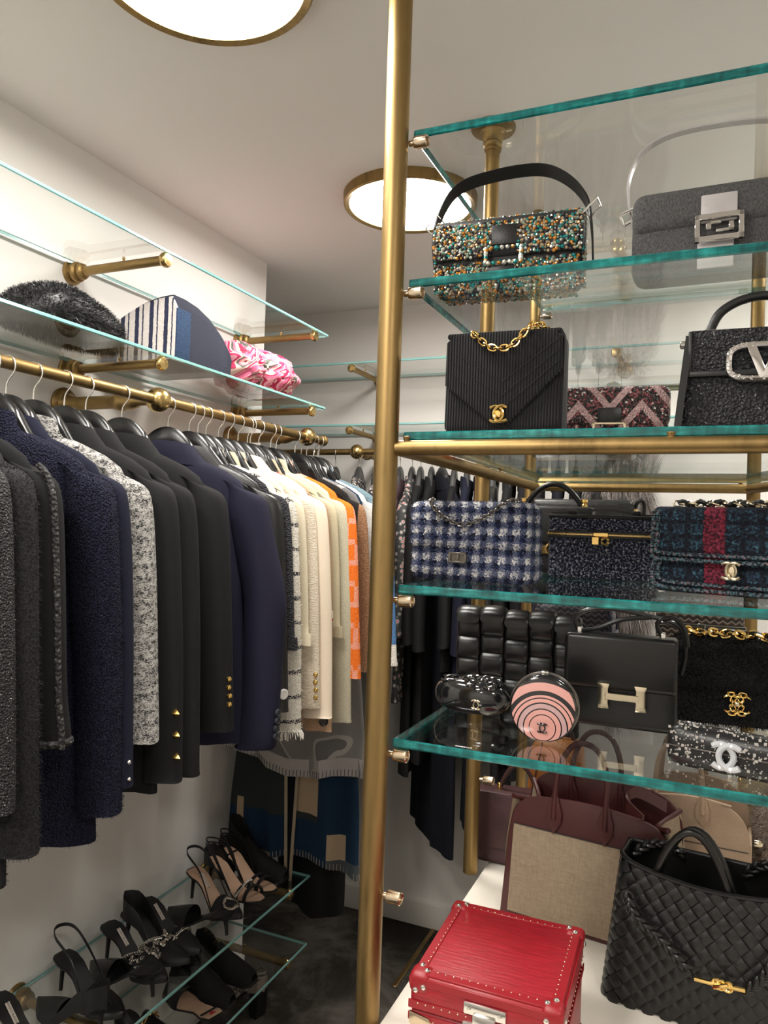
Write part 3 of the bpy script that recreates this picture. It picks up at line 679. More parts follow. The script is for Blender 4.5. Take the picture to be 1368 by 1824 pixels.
# ponchos whose lower halves show under the shorter clothes
G25, b25, _, _ = garment('grey_poncho', 'grey blanket poncho with pale border and horse motif, below the ivory jackets', 'poncho', (RODX - .01, 2.10, RZ0 - DZ), 0, .965, B3('t_grey_motif'), 1.10, .014, sleeve=False, seed=41, flare=.045, fold=.010, hemwave=.022, asym=.06, group='clothes on the left rod')
G26, b26, _, _ = garment('patchwork_coat', 'navy, green and beige patchwork blanket coat hanging below the grey poncho', 'coat', (RODX - .01, 2.135, RZ0 - DZ), 0, 1.27, B3('t_patch'), 1.06, .014, sleeve=False, seed=44, flare=.03, fold=.012, hemwave=.02, group='clothes on the left rod')
G27, b27, _, _ = garment('long_dress', 'long black dress with the lowest hem at the end of the left rod', 'dress', (RODX + .02, 2.21, RZ0 - DZ), 0, 1.43, B3('w_black'), .62, .03, sleeve=False, seed=47, flare=.0, fold=.010, hemwave=.03, group='clothes on the left rod')
for y, n in ((2.10, 'grey blanket poncho'), (2.135, 'patchwork blanket coat'), (2.21, 'long black dress')):
    hanger((RODX - .01, y, RZ0), 0, 'glossy black hanger holding the ' + n, group='hangers on the left rod')
def hem_ring(b0, n=36): return [V(p) for p in b0.v[-n:]]
def border(T, b0, m, hgt, off=.0015, n=36, name='hem_border'):
    R1 = [V(p) for p in b0.v[-n:]]; c = sum(R1, V()) / n
    def outw(p): q = V((p.x - c.x, (p.y - c.y) * 6, 0)); return q.normalized() * off
    a = [p + outw(p) + V((0, 0, -.001)) for p in R1]; b = [p + outw(p) + V((0, 0, hgt)) for p in R1]
    return MB().loft([b, a], False, False).build(name, m, T)
border(G25, b25, 'w_greyblanket', .055); 
def stitch_ring(T, b0, m, step=.012, ln=.02, n=36, off=.003):
    R1 = hem_ring(b0, n); c = sum(R1, V()) / n; out = []
    P = resample([p + V((p.x - c.x, (p.y - c.y) * 6, 0)).normalized() * off for p in R1 + R1[:1]], step)
    for p in P: out.append((p, V((0, 0, 1)), V((0, 0, 0))))
    return blanket_stitch(T, out, m, ln)
stitch_ring(G25, b25, 'stitch_dark'); stitch_ring(G26, b26, 'stitch_tan')
stitch_ring(G24[0], G24[1], 'stitch_white', .012, .012); 
def cuff_stitch(g, m):
    so, pts, rr = g[3]; p, r = pts[-1], rr[-1]
    blanket_stitch(g[0], [(V((p.x + (r.x + .001) * math.cos(a), (r.y + .001) * math.sin(a), p.y)), V((0, 0, 1)), V((0, 0, 0))) for a in [2 * pi * k / 26 for k in range(26)]], m, .010)
cuff_stitch(G22, 'stitch_tan'); cuff_stitch(G24, 'stitch_white')
# patchwork coat's open front with zip
for sg in (-1, 1):
    pts = [V((.0 + sg * (.038 - .03 * f), -.020 - .004 * f, -.55 - .78 * f)) for f in [i / 12 for i in range(13)]]
    MB().strip(pts, .010, .004, (1, 0, 0)).build('zip_edge', 'stitch_tan', G26)
MB().prism([(-.035, -.5), (.035, -.5), (.008, -1.33), (-.006, -1.33)], -.0165, -.014).build('open_front', 'w_ink', G26)
# cuffs and trims
sleeve_buttons(G7[0], G7[3], 'button_gold', 3, .135, .05, -32, .0085, 'spike')
sleeve_buttons(G9[0], G9[3], 'button_gold', 4, .114, .06, -25, .006)
sleeve_buttons(G10[0], G10[3], 'button_navy', 4, .085, .03, -20, .0095, 'flat')
sleeve_buttons(G11[0], G11[3], 'button_white', 1, .045, .045, -40, .013, 'flat')
sleeve_buttons(G15[0], G15[3], 'button_gold', 4, .09, .03, -40, .0068)
sleeve_buttons(G17[0], G17[3], 'button_black', 1, .028, .028, -60, .013, 'flat')
sleeve_buttons(G5[0], G5[3], 'silver', 2, .045, .015, -30, .004)
so, pts, rr = G3[3]                                         # braided trim along the sleeve and around the cuff
P = [V((p.x + (r.x + .001) * math.cos(-.42), (r.y + .002) * math.sin(-.42), p.y)) for p, r in list(zip(pts, rr))[4:]]
MB().tube(P, .0055, 8).build('braided_trim', 't_trim', G3[0])
p, r = pts[-1], rr[-1]
MB().tube([V((p.x + r.x * math.cos(a), r.y * math.sin(a), p.y + .008)) for a in [2 * pi * k / 24 for k in range(24)]], .006, 8, closed=True).build('cuff_trim', 't_trim', G3[0])
for g, m, n, ln in ((G4, 't_navy_boucle', 9000, .006), (G2, 'w_charcoal', 8000, .007), (G13, 't_plaid', 2500, .006), (G1, 't_speckle', 3000, .004)):
    for src, nm in ((g[1], 'pile'), (g[2], 'pile')):
        o = fuzz(src, n, ln, .0009, seed=n).build(nm, m, g[0], smooth=False); o['kind'] = 'stuff'
so, pts, rr = G13[3]; p, r = pts[-1], rr[-1]; mb = MB(); rnd = random.Random(5)
for k in range(110):
    a = rnd.uniform(0, 6.28); q = V((p.x + r.x * math.cos(a), r.y * math.sin(a), p.y)); mb.tube([q, q + V((math.cos(a) * .006, math.sin(a) * .005, -rnd.uniform(.008, .022)))], .0007, 4)
o = mb.build('frayed_cuff', 'w_white', G13[0]); o['kind'] = 'stuff'

# back wall rod
BK = [  # x, mats, hem, sleeve end, w, label, name, cat
 (-1.47, 'w_black', .80, .56, 'black knit coat', 'leftmost of the dark coats on the back rod, in the corner'),
 (-1.375, 'w_dkgrey', .62, .55, 'dark grey jacket', 'dark grey jacket on the back rod behind the orange knit'),
 (-1.27, 't_zebra', .70, .52, 'zebra-pattern jacket', 'black and pale zebra-pattern jacket beside the ball joint of the back rod'),
 (-1.19, 't_zebra', .70, .52, 'zebra-pattern shirt', 'black and pale zebra-pattern shirt peeking out left of the brass post'),
 (-1.095, 'w_plum', .70, .5, 'plum padded jacket', 'dark plum jacket just right of the brass post'),
 (-1.045, 't_floral', .85, .58, 'floral print dress', 'black dress with small red and white flower print'),
 (-1.01, 'w_black_suit', 1.10, .6, 'long black coat', 'long black coat next to the floral print dress'),
 (-.965, 'w_black', 1.05, .62, 'black coat', 'black coat, fourth from the floral print dress'),
 (-.925, 'w_ink', 1.37, .62, 'black evening coat', 'long ink-black coat whose hem ends lowest on the back wall'),
 (-.875, 'w_black_suit', .72, .60, 'black tailored jacket', 'short black tailored jacket above the woven black bag'),
 (-.825, 'w_navy', .74, .62, 'dark navy jacket', 'dark navy jacket with a metal brooch on the back rod'),
 (-.775, 'w_ink', 1.25, .60, 'ink-blue coat', 'ink-blue coat beside the brooch jacket'),
 (-.725, 'l_black', .82, .66, 'black leather coat', 'black leather coat with cuff strap left of the second brass post'),
 (-.665, 'w_black2', 1.20, .6, 'black wool coat', 'black wool coat behind the second brass post'),
 (-.61, 'w_black', 1.05, .6, 'black boucle coat', 'black boucle coat right of the second brass post'),
 (-.555, 'w_black_suit', .8, .6, 'smooth black blazer', 'smooth black blazer behind the top handle bag'),
 (-.49, 'w_ink', .9, .6, 'ink blazer', 'ink-black blazer behind the long pony hair bag'),
 (-.43, 'w_black', .9, .6, 'black jacket', 'black jacket left of the fox fur'),
 (-.36, 'w_black2', .8, .6, 'black fine-wool jacket', 'black fine-wool jacket touching the fox fur')]
for i, (x, m, hem, sl, short, lab) in enumerate(BK):
    kd = short.split()[-1]; g = garment('hanging_' + kd, lab, kd, (x, RBY, RBZ - .0655 - DZ), -90 + (38 if i == 8 else 14 if i < 13 else 10), hem - DZ, B3(m), 1.0, .020, sl=sl, seed=60 + i, collar='notch' if i % 3 else 'stand', flare=.03, group='clothes on the back rod')
    hanger((x, RBY, RBZ - .0655), -90 + (38 if i == 8 else 14 if i < 13 else 10), 'matte dark grey hanger holding the ' + short, True, group='hangers on the back rod')
    if i == 10:
        M = Matrix.Translation((.15, -.027, -.12)) @ Matrix.Rotation(pi / 2, 4, 'X')
        MB().lathe([(.009, -.002), (.011, 0), (.009, .004), (1e-5, .005)], M, 16).build('brooch', 'gunmetal', g[0])
    if i == 12:
        so, pts, rr = g[3]; p, r = pts[-5], rr[-5]
        MB().tube([V((p.x + (r.x + .002) * math.cos(a), (r.y + .002) * math.sin(a), p.y)) for a in [2 * pi * k / 20 for k in range(20)]], .006, 6, closed=True).build('cuff_strap', 'l_black', g[0])
# fox fur stole
def foxf(b):
    n1 = b.noise(60, 3, .6, b.map((1, 1, .15))); b.set('Base Color', b.ramp(n1, [(.35, (.045, .038, .036)), (.5, (.20, .172, .16)), (.66, (.50, .46, .43))]))
D('fox_fur', (.3, .27, .25), .8, fn=foxf)
fx = thing('fur_stole', 'grey fox fur hanging at the end of the back rod behind the bags', 'fur', (-.285, RBY - .02, RBZ - .06), 0, 'clothes on the back rod')
rg = []
for i in range(13):
    f = i / 12; z = -.02 - .80 * f; wd = .025 + .062 * math.sin(pi * min(1, .15 + f * .95)) ** .6 + .008 * math.sin(f * 15); 
    rg.append([V((wd * math.cos(a), wd * .8 * math.sin(a), z)) for a in [2 * pi * j / 18 for j in range(18)]])
fb = MB().loft(rg); fb.build('pelt', 'fox_fur', fx)
o = fuzz(fb, 15000, .075, .0017, 3, .8, (0, 0, -.6), .5).build('fur_pile', 'fox_fur', fx, smooth=False); o['kind'] = 'stuff'
hanger((-.285, RBY, RBZ - .0655), -78, 'matte dark grey hanger holding the fox fur', True, group='hangers on the back rod')
# ------------------------------------------------------------------ handbags
from mathutils import noise as mnoise
leather('b_black', (.008, .008, .008), .36, 500, .15); leather('b_black_smooth', (.0075, .0072, .007), .30, 900, .05); leather('b_black_pebble', (.016, .0155, .015), .42, 350, .5)
leather('b_burgundy', (.070, .015, .015), .42, 900, .08); leather('b_plum', (.062, .026, .029), .45, 380, .5); leather('b_tan', (.42, .15, .035), .4); leather('b_taupe', (.42, .29, .20), .5, 330, .6)
leather('b_cream', (.74, .64, .46), .5); leather('b_silver', (.50, .47, .47), .32, 300, .3); leather('b_navy_leather', (.02, .022, .05), .4); leather('b_brown_dark', (.06, .025, .022), .4)
wool('b_denim', (.085, .083, .085), 420, .45, bump=.6, rough=.85, stretch=(1, 1, .5))
def canvas(b):
    q = b.xyz(); a = b.m('SINE', b.m('MULTIPLY', q[0], 2600.0)); c = b.m('SINE', b.m('MULTIPLY', q[2], 2600.0)); n1 = b.noise(300, 2, .5, b.map((1, 1, .2))); n2 = b.noise(300, 2, .5, b.map((.2, 1, 1)))
    b.set('Base Color', b.ramp(b.m('MULTIPLY_ADD', n1, .5, b.m('MULTIPLY', n2, .5)), [(.30, (.27, .205, .14)), (.70, (.37, .29, .205))])); b.bump(b.m('ADD', n1, n2), .6, .001)
D('b_canvas', (.36, .28, .2), .85, spec=.2, fn=canvas)
def cord(b):
    q = b.xyz(); s = b.m('ABSOLUTE', b.m('SINE', b.m('MULTIPLY', q[0], pi / .0046)))
    b.set('Base Color', b.ramp(s, [(.05, (.001, .001, .0015)), (.5, (.006, .0055, .0075)), (1, (.011, .0105, .013))])); b.bump(s, 1, .003)
D('b_corduroy', (.015, .014, .017), .75, spec=.25, sheen=.1, fn=cord)
def zig(b):
    q = b.xyz(); x, z = q[0], q[2]; t = b.m('PINGPONG', b.m('ADD', x, .52), .052); d = b.m('SUBTRACT', z, b.m('MULTIPLY', t, 1.2)); v = b.voro(330, out='Color'); sv = b.n('ShaderNodeSeparateColor'); b.put(sv.inputs[0], v)
    f = b.band(b.m('ADD', d, .006), .056, .30); dk = b.ramp(sv.outputs[0], [(.2, (.016, .012, .012)), (.55, (.09, .03, .035)), (.7, (.35, .09, .10)), (.88, (.05, .04, .04)), (.95, (.75, .66, .6))], 'CONSTANT')
    b.set('Base Color', b.mix(f, dk, b.mix(sv.outputs[1], (.42, .25, .25), (.68, .47, .46)))); b.bump(b.voro(330), 1, .003); b.set('Roughness', .35)
D('b_sequin_pink', (.3, .2, .2), .4, fn=zig)
def blktw(b):
    n1 = b.noise(380, 2, .6, b.map((1, 1, .7))); v = b.voro(240); b.set('Base Color', b.ramp(n1, [(.45, (.006, .006, .008)), (.66, (.022, .022, .028)), (.74, (.42, .41, .44))])); b.bump(v, 1, .005)
D('b_black_tweed', (.012, .012, .014), .6, fn=blktw)
def hound(b):
    q = b.xyz(); n1 = b.noise(240, 3, .6); w_ = b.m('MULTIPLY', b.m('SUBTRACT', n1, .5), .022); x = b.m('ADD', b.m('ADD', q[0], b.m('MULTIPLY', q[1], .6)), w_); z = b.m('ADD', q[2], w_)
    bx, bz = b.band(x, .024, .5), b.band(z, .024, .5); s = b.m('ADD', bx, bz); hat = b.band(b.m('ADD', x, z), .006, .5)
    mid = b.mix(hat, (.010, .013, .038), (.16, .18, .27)); c = b.mix(b.m('GREATER_THAN', s, .5), b.ramp(n1, [(.33, (.05, .065, .15)), (.46, (.34, .34, .38)), (.62, (.68, .66, .63))]), mid); c = b.mix(b.m('GREATER_THAN', s, 1.5), c, b.ramp(n1, [(.42, (.005, .006, .013)), (.62, (.018, .028, .09)), (.75, (.12, .18, .4))]))
    b.set('Base Color', c); b.bump(n1, 1, .006)
D('b_hound', (.2, .22, .3), .85, spec=.2, fn=hound)
def nvtw(b):
    n1 = b.noise(210, 3, .7); v = b.voro(260); b.set('Base Color', b.ramp(n1, [(.42, (.009, .010, .022)), (.52, (.035, .040, .075)), (.60, (.30, .31, .36)), (.72, (.55, .54, .55))])); b.bump(v, 1, .005)
D('b_navy_tweed', (.06, .065, .1), .85, spec=.2, fn=nvtw)
def multi(b):
    q = b.xyz(); n1 = b.noise(220, 3, .6); x = b.m('MULTIPLY_ADD', n1, .012, q[0]); z = b.m('MULTIPLY_ADD', n1, .012, q[2])
    c = b.ramp(n1, [(.38, (.010, .010, .018)), (.50, (.020, .032, .052)), (.60, (.03, .075, .115)), (.72, (.10, .23, .28))])
    bl = b.m('MAXIMUM', b.band(x, .028, .32), b.band(z, .024, .3)); c = b.mix(b.m('MULTIPLY', bl, .75), c, (.010, .009, .014))
    rd = b.m('MULTIPLY', b.m('GREATER_THAN', x, -.026), b.m('LESS_THAN', x, .006)); c = b.mix(b.m('MULTIPLY', rd, .8), c, b.ramp(n1, [(.4, (.045, .012, .02)), (.6, (.34, .03, .06))]))
    b.set('Base Color', c); b.bump(n1, 1, .006)
D('b_multi', (.03, .05, .07), .85, spec=.2, fn=multi)
def braid(b):
    n1 = b.noise(260, 2); b.set('Base Color', b.ramp(n1, [(.36, (.012, .012, .018)), (.50, (.06, .15, .18)), (.60, (.24, .07, .08)), (.70, (.20, .30, .33))], 'CONSTANT')); b.bump(n1, 1, .004)
D('b_braid', (.05, .06, .08), .85, fn=braid)
def chev(base, mid, hi):
    def fn(b):
        q = b.xyz(); t = b.m('PINGPONG', b.m('ADD', b.m('ADD', q[0], q[1]), 5.0), .009); d = b.m('SUBTRACT', q[2], b.m('MULTIPLY', t, .75)); f = b.m('FRACT', b.m('MULTIPLY', d, 1 / .0125))
        b.set('Base Color', b.ramp(f, [(.0, base), (.36, mid), (.62, hi), (.82, base)], 'CONSTANT'))
    return fn
D('b_chev_navy', (.05, .05, .07), .45, fn=chev((.016, .016, .030), (.060, .055, .070), (.17, .15, .155))); D('b_chev_brown', (.1, .06, .04), .45, fn=chev((.022, .016, .014), (.10, .058, .038), (.33, .29, .25)))
def shear(b):
    v = b.voro(210); n1 = b.noise(90, 3); b.set('Base Color', b.ramp(v, [(.2, (.014, .0135, .015)), (.7, (.003, .003, .004))])); b.bump(b.m('SUBTRACT', n1, v), 1, .006)
D('b_shearling', (.01, .01, .011), .85, spec=.25, fn=shear)
def pony(b):
    n1 = b.noise(200, 2, .5, b.map((.3, 1, 1))); b.set('Base Color', b.ramp(n1, [(.3, (.005, .005, .005)), (.7, (.028, .027, .026))])); b.bump(n1, .6, .001)
D('b_pony', (.012, .012, .012), .38, fn=pony)
def redl(b):
    n1 = b.noise(200, 3, .6, b.map((.12, 1, 1), (0, 0, .5))); b.set('Base Color', b.ramp(n1, [(.3, (.24, .005, .012)), (.7, (.38, .011, .022))])); b.bump(n1, .5, .0015)
D('b_red', (.42, .012, .022), .35, fn=redl); D('b_red_trim', (.29, .007, .014), .38)
def disc(b):
    q = b.xyz(); dz = b.m('ADD', q[2], -.024); r = b.m('SQRT', b.m('ADD', b.m('MULTIPLY', q[0], q[0]), b.m('MULTIPLY', dz, dz)))
    pk, pl, bk = (.72, .36, .32), (.56, .36, .36), (.010, .009, .011)
    b.set('Base Color', b.ramp(b.m('MULTIPLY', r, 10.0), [(0, pk), (.20, bk), (.217, pk), (.29, bk), (.31, pl), (.385, bk), (.41, pk), (.465, bk), (.485, pk), (.525, bk), (.595, pk), (.73, bk)], 'CONSTANT'))
D('b_pink_rings', (.7, .36, .32), .12, coat=.5, fn=disc)
D('acrylic', (.80, .82, .86), .05, spec=.8, coat=.6, fn=lambda b: b.set('Transmission Weight', .35)); D('crystal', (.80, .78, .76), .08, 1); D('thread_gold', (.5, .33, .12), .4, .6); D('thread_black', (.012, .012, .012), .5)
D('b_crystal_dark', (.012, .012, .013), .3)

BAGC = 'handbag'
def soft(w, d, h, r=.018, ex=.28, n=44, lv=14, tw=1.0, td=1.0, belly=0, lump=0, ls=30, y0=0):
    """rounded bag body standing on z=0, front face at y=0; tw/td scale width/depth at the top"""
    rings = []
    r = min(r, h / 2.05)
    zs = [r * (1 - math.cos(pi / 2 * i / 4)) for i in range(5)] + [r + (h - 2 * r) * i / lv for i in range(1, lv)] + [h - r * (1 - math.cos(pi / 2 * (4 - i) / 4)) for i in range(5)]
    for z in zs:
        f = z / h; ins = 0
        if z < r: ins = r - math.sqrt(max(0, r * r - (r - z) ** 2))
        if z > h - r: ins = r - math.sqrt(max(0, r * r - (z - h + r) ** 2))
        W = w / 2 * (1 + (tw - 1) * f) - ins; DD = d / 2 * (1 + (td - 1) * f) * (1 + belly * math.sin(pi * f)) - min(ins, d * .45)
        ring = []
        for j in range(n):
            a = 2 * pi * j / n; p = V((W * se(math.cos(a), ex), y0 + d / 2 + DD * se(math.sin(a), ex), z))
            if lump:
                q = mnoise.noise(p * ls) * lump; p = p + V((se(math.cos(a), 1), se(math.sin(a), 1), 0)) * q
            ring.append(p)
        rings.append(ring)
    return MB().loft(rings)
def bag(name, label, loc, rz=0, cat=BAGC, group=None): return thing(name, label, cat, loc, rz, group)
def arc(cx, cz, r, a0, a1, n=16, y=0, sx=1): return [V((cx + sx * r * math.cos(math.radians(a0 + (a1 - a0) * i / n)), y, cz + r * math.sin(math.radians(a0 + (a1 - a0) * i / n)))) for i in range(n + 1)]
def cc(T, m, c, r, th, name='interlocking_c_clasp', parent=None, dep=.5):
    mb = MB(); x, y, z = c
    for sg in (1, -1): mb.tube(arc(x + sg * r * .42, z, r, 48, 312, 20, y - .001 * (sg + 1), sg), th, 8, flat=(1, 1), up=(0, 1, 0))
    return mb.build(name, m, parent or T)
def xs(u0, u1, v, Y): return onY(u0, v, Y).x, onY(u1, v, Y).x
def arch(x0, x1, z0, h, y=0, k=2.2, n=20):
    return [V((x0 + (x1 - x0) * (.5 - .5 * math.cos(pi * i / n)), y, z0 + h * (1 - abs(2 * (.5 - .5 * math.cos(pi * i / n)) - 1) ** k))) for i in range(n + 1)]
def chainlinks(T, pts, m, L, wd, r, side=(0, 1, 0), name='chain'):
    if L >= .013:                                           # links big enough to be told apart
        P = resample(pts, L * .72)
        for i in range(len(P) - 1):
            t_ = P[i + 1] - P[i]; U = V(side)
            if i % 2: U = t_.cross(U)
            MB().link((P[i] + P[i + 1]) / 2, t_, U, L, wd, r, 14, 6).build('chain_link', m, T)
        return
    o = chain(MB(), pts, L, wd, r, side).build(name, m, T); o['kind'] = 'stuff'; return o
Z2, Z3, Z4, Z5 = ZS[2], ZS[3], ZS[4], ZS[5]

# A  beaded shoulder bag ------------------------------------------------------
T = bag('beaded_bag', 'bead-covered multicolour shoulder bag with black strap on second glass shelf', (-.328, 1.243, Z2 + .002), 3.5)
soft(.255, .060, .126, .022, .3, tw=.97).build('body', 'black_matte', T)
MB().rbox((-.130, -.008, .058), (.130, .064, .131), .016, 4).build('flap', 'black_matte', T)
rnd = random.Random(2); cols = ['bead_gold', 'bead_teal', 'bead_clear', 'bead_amber', 'bead_smoke', 'bead_mint']
for nm, c, mt in (('bead_gold', (.50, .38, .24), .5), ('bead_teal', (.01, .24, .23), .2), ('bead_clear', (.60, .60, .54), .4), ('bead_amber', (.60, .24, .03), .25), ('bead_smoke', (.06, .05, .055), .5), ('bead_mint', (.26, .38, .30), .4)): D(nm, c, .12, mt, spec=.8)
mbs = [MB() for _ in cols]
bmi = bmesh.new(); bmesh.ops.create_icosphere(bmi, subdivisions=1, radius=1); bmi.verts.index_update(); IV = [q.co.copy() for q in bmi.verts]; IF = [[q.index for q in f.verts] for f in bmi.faces]; bmi.free()
def bead(p, r=None):
    k = rnd.choices(range(6), (3.2, 2.4, 2, 2.2, 4, 2.0))[0]; r = r or rnd.uniform(.0022, .0037); Rm = Matrix.Rotation(rnd.uniform(0, 6), 3, 'Z') @ Matrix.Rotation(rnd.uniform(0, 6), 3, 'X')
    mbs[k].add([V(p) + Rm @ q * r for q in IV], IF)
def beads(fn, nu, nv, j=.4):
    for i in range(nu):
        for k in range(nv):
            q = fn((i + .5 + rnd.uniform(-j, j)) / nu, (k + .5 + rnd.uniform(-j, j)) / nv)
            if q: bead(q)
def fl(u, v):
    x, z = -.128 + .256 * u, .060 + .060 * v
    if -.024 < x < .020 and z < .108: return None
    return (x, -.0085, z)
beads(fl, 54, 13); beads(lambda u, v: (-.122 + .244 * u, -.001 + .004 * (1 - v), .008 + .046 * v), 54, 11); beads(lambda u, v: (-.126 + .252 * u, -.004 + .010 * v, .120 + .011 * v), 54, 3)
beads(lambda u, v: (-.126 + .252 * u, .006 + .05 * v, .132), 54, 8); beads(lambda u, v: (-.115 + .23 * u, .006 + .05 * v, .0005), 52, 9); beads(lambda u, v: (-.122 + .244 * u, .001 + .006 * v, .009 - .008 * v), 52, 3)
for sx in (-1, 1): beads(lambda u, v: (sx * .1275, .004 + .05 * u, .01 + .11 * v), 9, 22)
for mb, c in zip(mbs, cols):
    o = mb.build('beads', c, T, smooth=False); o['kind'] = 'stuff'
MB().rbox((-.024, -.0115, .078), (.020, -.008, .112), .0015, 2).build('leather_tab', 'b_black', T)
MB().rbox((-.030, -.010, .030), (.016, -.003, .044), .0015, 2).build('leather_tab', 'b_black', T)
bk = [MB(), MB(), MB()]
for k in range(26):
    a = k / 26; mb = bk[(k * 5 + k // 4) % 3]; s_ = a * 4; q = [(-.032 + .06 * (s_ % 1), .072), (.028, .072 - .026 * (s_ % 1)), (.028 - .06 * (s_ % 1), .046), (-.032, .046 + .026 * (s_ % 1))][int(s_) % 4]; mb.ico((q[0], -.0135, q[1]), rnd.uniform(.0032, .0050), 1)
for mb, m in zip(bk, ('bead_clear', 'bead_teal', 'bead_amber')): mb.build('bead_buckle', m, T, smooth=False)
MB().strip(catmull([(-.134, .03, .050), (-.138, .028, .100), (-.128, .025, .150), (-.095, .022, .196), (-.03, .02, .212), (.05, .02, .213), (.098, .022, .190), (.130, .025, .150), (.139, .028, .105), (.142, .03, .055)], 6), .021, .0035, (0, .6, -.8)).build('strap', 'b_black', T)
for sx in (-1, 1):
    mb = MB(); mb.tube([V((sx * .138 - .011, .010, .128)), V((sx * .138 + .009, .010, .150)), V((sx * .138 + .013, .046, .150)), V((sx * .138 - .007, .046, .128))], .0022, 6, closed=True); mb.build('strap_buckle', 'silver', T)

# B  grey shoulder bag --------------------------------------------------------
T = bag('grey_bag', 'grey washed denim shoulder bag with silver strap and buckle', (.005, 1.258, Z2 + .001), -2)
soft(.262, .060, .140, .024, .3).build('body', 'b_denim', T); MB().rbox((-.131, -.007, .076), (.135, .064, .146), .020, 4).build('flap', 'b_denim', T)
MB().rbox((-.026, -.011, .080), (.026, -.006, .124), .002, 2).build('leather_tab', 'b_silver', T); MB().rbox((-.030, -.007, .010), (.022, -.001, .052), .002, 2).build('lower_tab', 'b_silver', T)
mb = MB()
for lo, hi in (((-.034, .082), (.036, .091)), ((-.034, .048), (.036, .057)), ((-.034, .048), (-.026, .091)), ((.028, .048), (.036, .091)), ((-.018, .074), (.004, .079)), ((-.018, .066), (-.010, .079)), ((-.004, .061), (.022, .066)), ((.014, .061), (.022, .076))): mb.rbox((lo[0], -.019, lo[1]), (hi[0], -.012, hi[1]), .001, 1)
mb.build('buckle', 'crystal', T)
MB().strip(catmull([(-.132, .03, .105), (-.140, .028, .150), (-.138, .026, .190), (-.115, .024, .228), (-.06, .022, .246), (.05, .022, .243), (.12, .025, .22), (.142, .028, .16), (.138, .03, .105)], 6), .016, .003, (0, 1, 0)).build('strap', 'b_silver', T)
mb = MB(); mb.tube([V((-.150, .008, .118)), V((-.122, .008, .130)), V((-.122, .050, .130)), V((-.150, .050, .118))], .003, 6, closed=True); mb.tube([V((-.136, .008, .124)), V((-.136, .05, .124))], .002, 6); mb.build('strap_buckle', 'silver', T)

# C  corduroy envelope bag ----------------------------------------------------
Y = 1.162; x0, x1 = xs(789, 1001, 765, Y); W = x1 - x0; H = onY(890, 592, Y).z - Z3
T = bag('corduroy_bag', 'black corduroy envelope bag with gold chain and gold turn lock', ((x0 + x1) / 2, Y, Z3 + .001), 2)
soft(W, .062, H - .004, .012, .22, td=.72).build('body', 'b_corduroy', T)
pf = [(-W / 2 + .003, H * .48), (-.012, .012), (.0, .008), (.012, .012), (W / 2 - .003, H * .60), (W / 2 - .004, H - .012), (W / 2 - .016, H - .002), (-W / 2 + .018, H - .002), (-W / 2 + .004, H - .014)]
MB().prism(pf, -.004, .004, bev=.0025).build('envelope_flap', 'b_corduroy', T); MB().rbox((-W / 2 + .004, -.003, H - .008), (W / 2 - .004, .048, H + .001), .004, 2).build('top_fold', 'b_corduroy', T)
for k in (.30, .58, .86):
    MB().tube([V((-W / 2 + .01, -.0046, H * (.48 + k * .42))), V((0, -.0046, H * (.08 + k * .48))), V((W / 2 - .008, -.0046, H * (.56 + k * .40)))], .0006, 5).build('quilt_seam', 'thread_black', T)
chainlinks(T, catmull([(-.052, .02, H + .004), (-.046, -.010, H - .004), (-.02, -.012, H - .026), (0, -.013, H - .030), (.02, -.012, H - .024), (.045, -.010, H + .004), (.062, .01, H + .008), (.066, .03, H + .002)], 8), 'gold', .0135, .0095, .0016)
cc(T, 'gold', (-.002, -.009, .028), .0125, .0026); MB().lathe([(.006, 0), (.006, .005), (.004, .007), (1e-5, .007)], Matrix.Translation((-.002, -.007, .028)) @ Matrix.Rotation(pi / 2, 4, 'X'), 14).build('lock_boss', 'gold', T)
T = bag('orange_beaded_bag', 'orange beaded bag mostly hidden behind the corduroy envelope bag', (-.455 + .06, 1.42, Z3 + .001), 0); D('bead_orange', (.65, .16, .02), .2, .2)
sb = soft(.17, .05, .085, .02, .4); sb.build('body', 'bead_orange', T); mb = MB()
for k in range(700):
    a, q = rnd.random(), rnd.random(); mb.ico((-.085 + .17 * a, -.001, .004 + .078 * q), .0026, 1)
for k in range(120): mb.ico((-.086, .004 + .042 * rnd.random(), .006 + .074 * rnd.random()), .0028, 1)
o = mb.build('beads', 'bead_orange', T, smooth=False); o['kind'] = 'stuff'

# D  pink sequin bag ----------------------------------------------------------
Y = 1.33; x0, x1 = xs(985, 1192, 755, Y); W = x1 - x0; H = onY(1100, 690, Y).z - Z3
T = bag('sequin_bag', 'pink and black sequinned zigzag bag behind the corduroy bag', ((x0 + x1) / 2, Y, Z3 + .001), 6)
soft(W, .055, H - .004, .016, .35).build('body', 'b_sequin_pink', T); MB().rbox((-W / 2 - .002, -.007, H * .30), (W / 2 + .002, .058, H + .002), .014, 4).build('flap', 'b_sequin_pink', T)
MB().rbox((-.020, -.0105, H * .36), (.020, -.007, H * .62), .0015, 2).build('leather_tab', 'b_black', T); mb = MB()
for lo, hi in (((-.028, .030), (.028, .034)), ((-.028, .006), (-.023, .034)), ((.023, .006), (.028, .034)), ((-.028, .004), (.028, .008)), ((-.014, .020), (.008, .0225)), ((-.014, .014), (-.009, .0225))): mb.rbox((lo[0], -.016, lo[1]), (hi[0], -.012, hi[1]), .0008, 1)
mb.build('buckle', 'pale_gold', T)

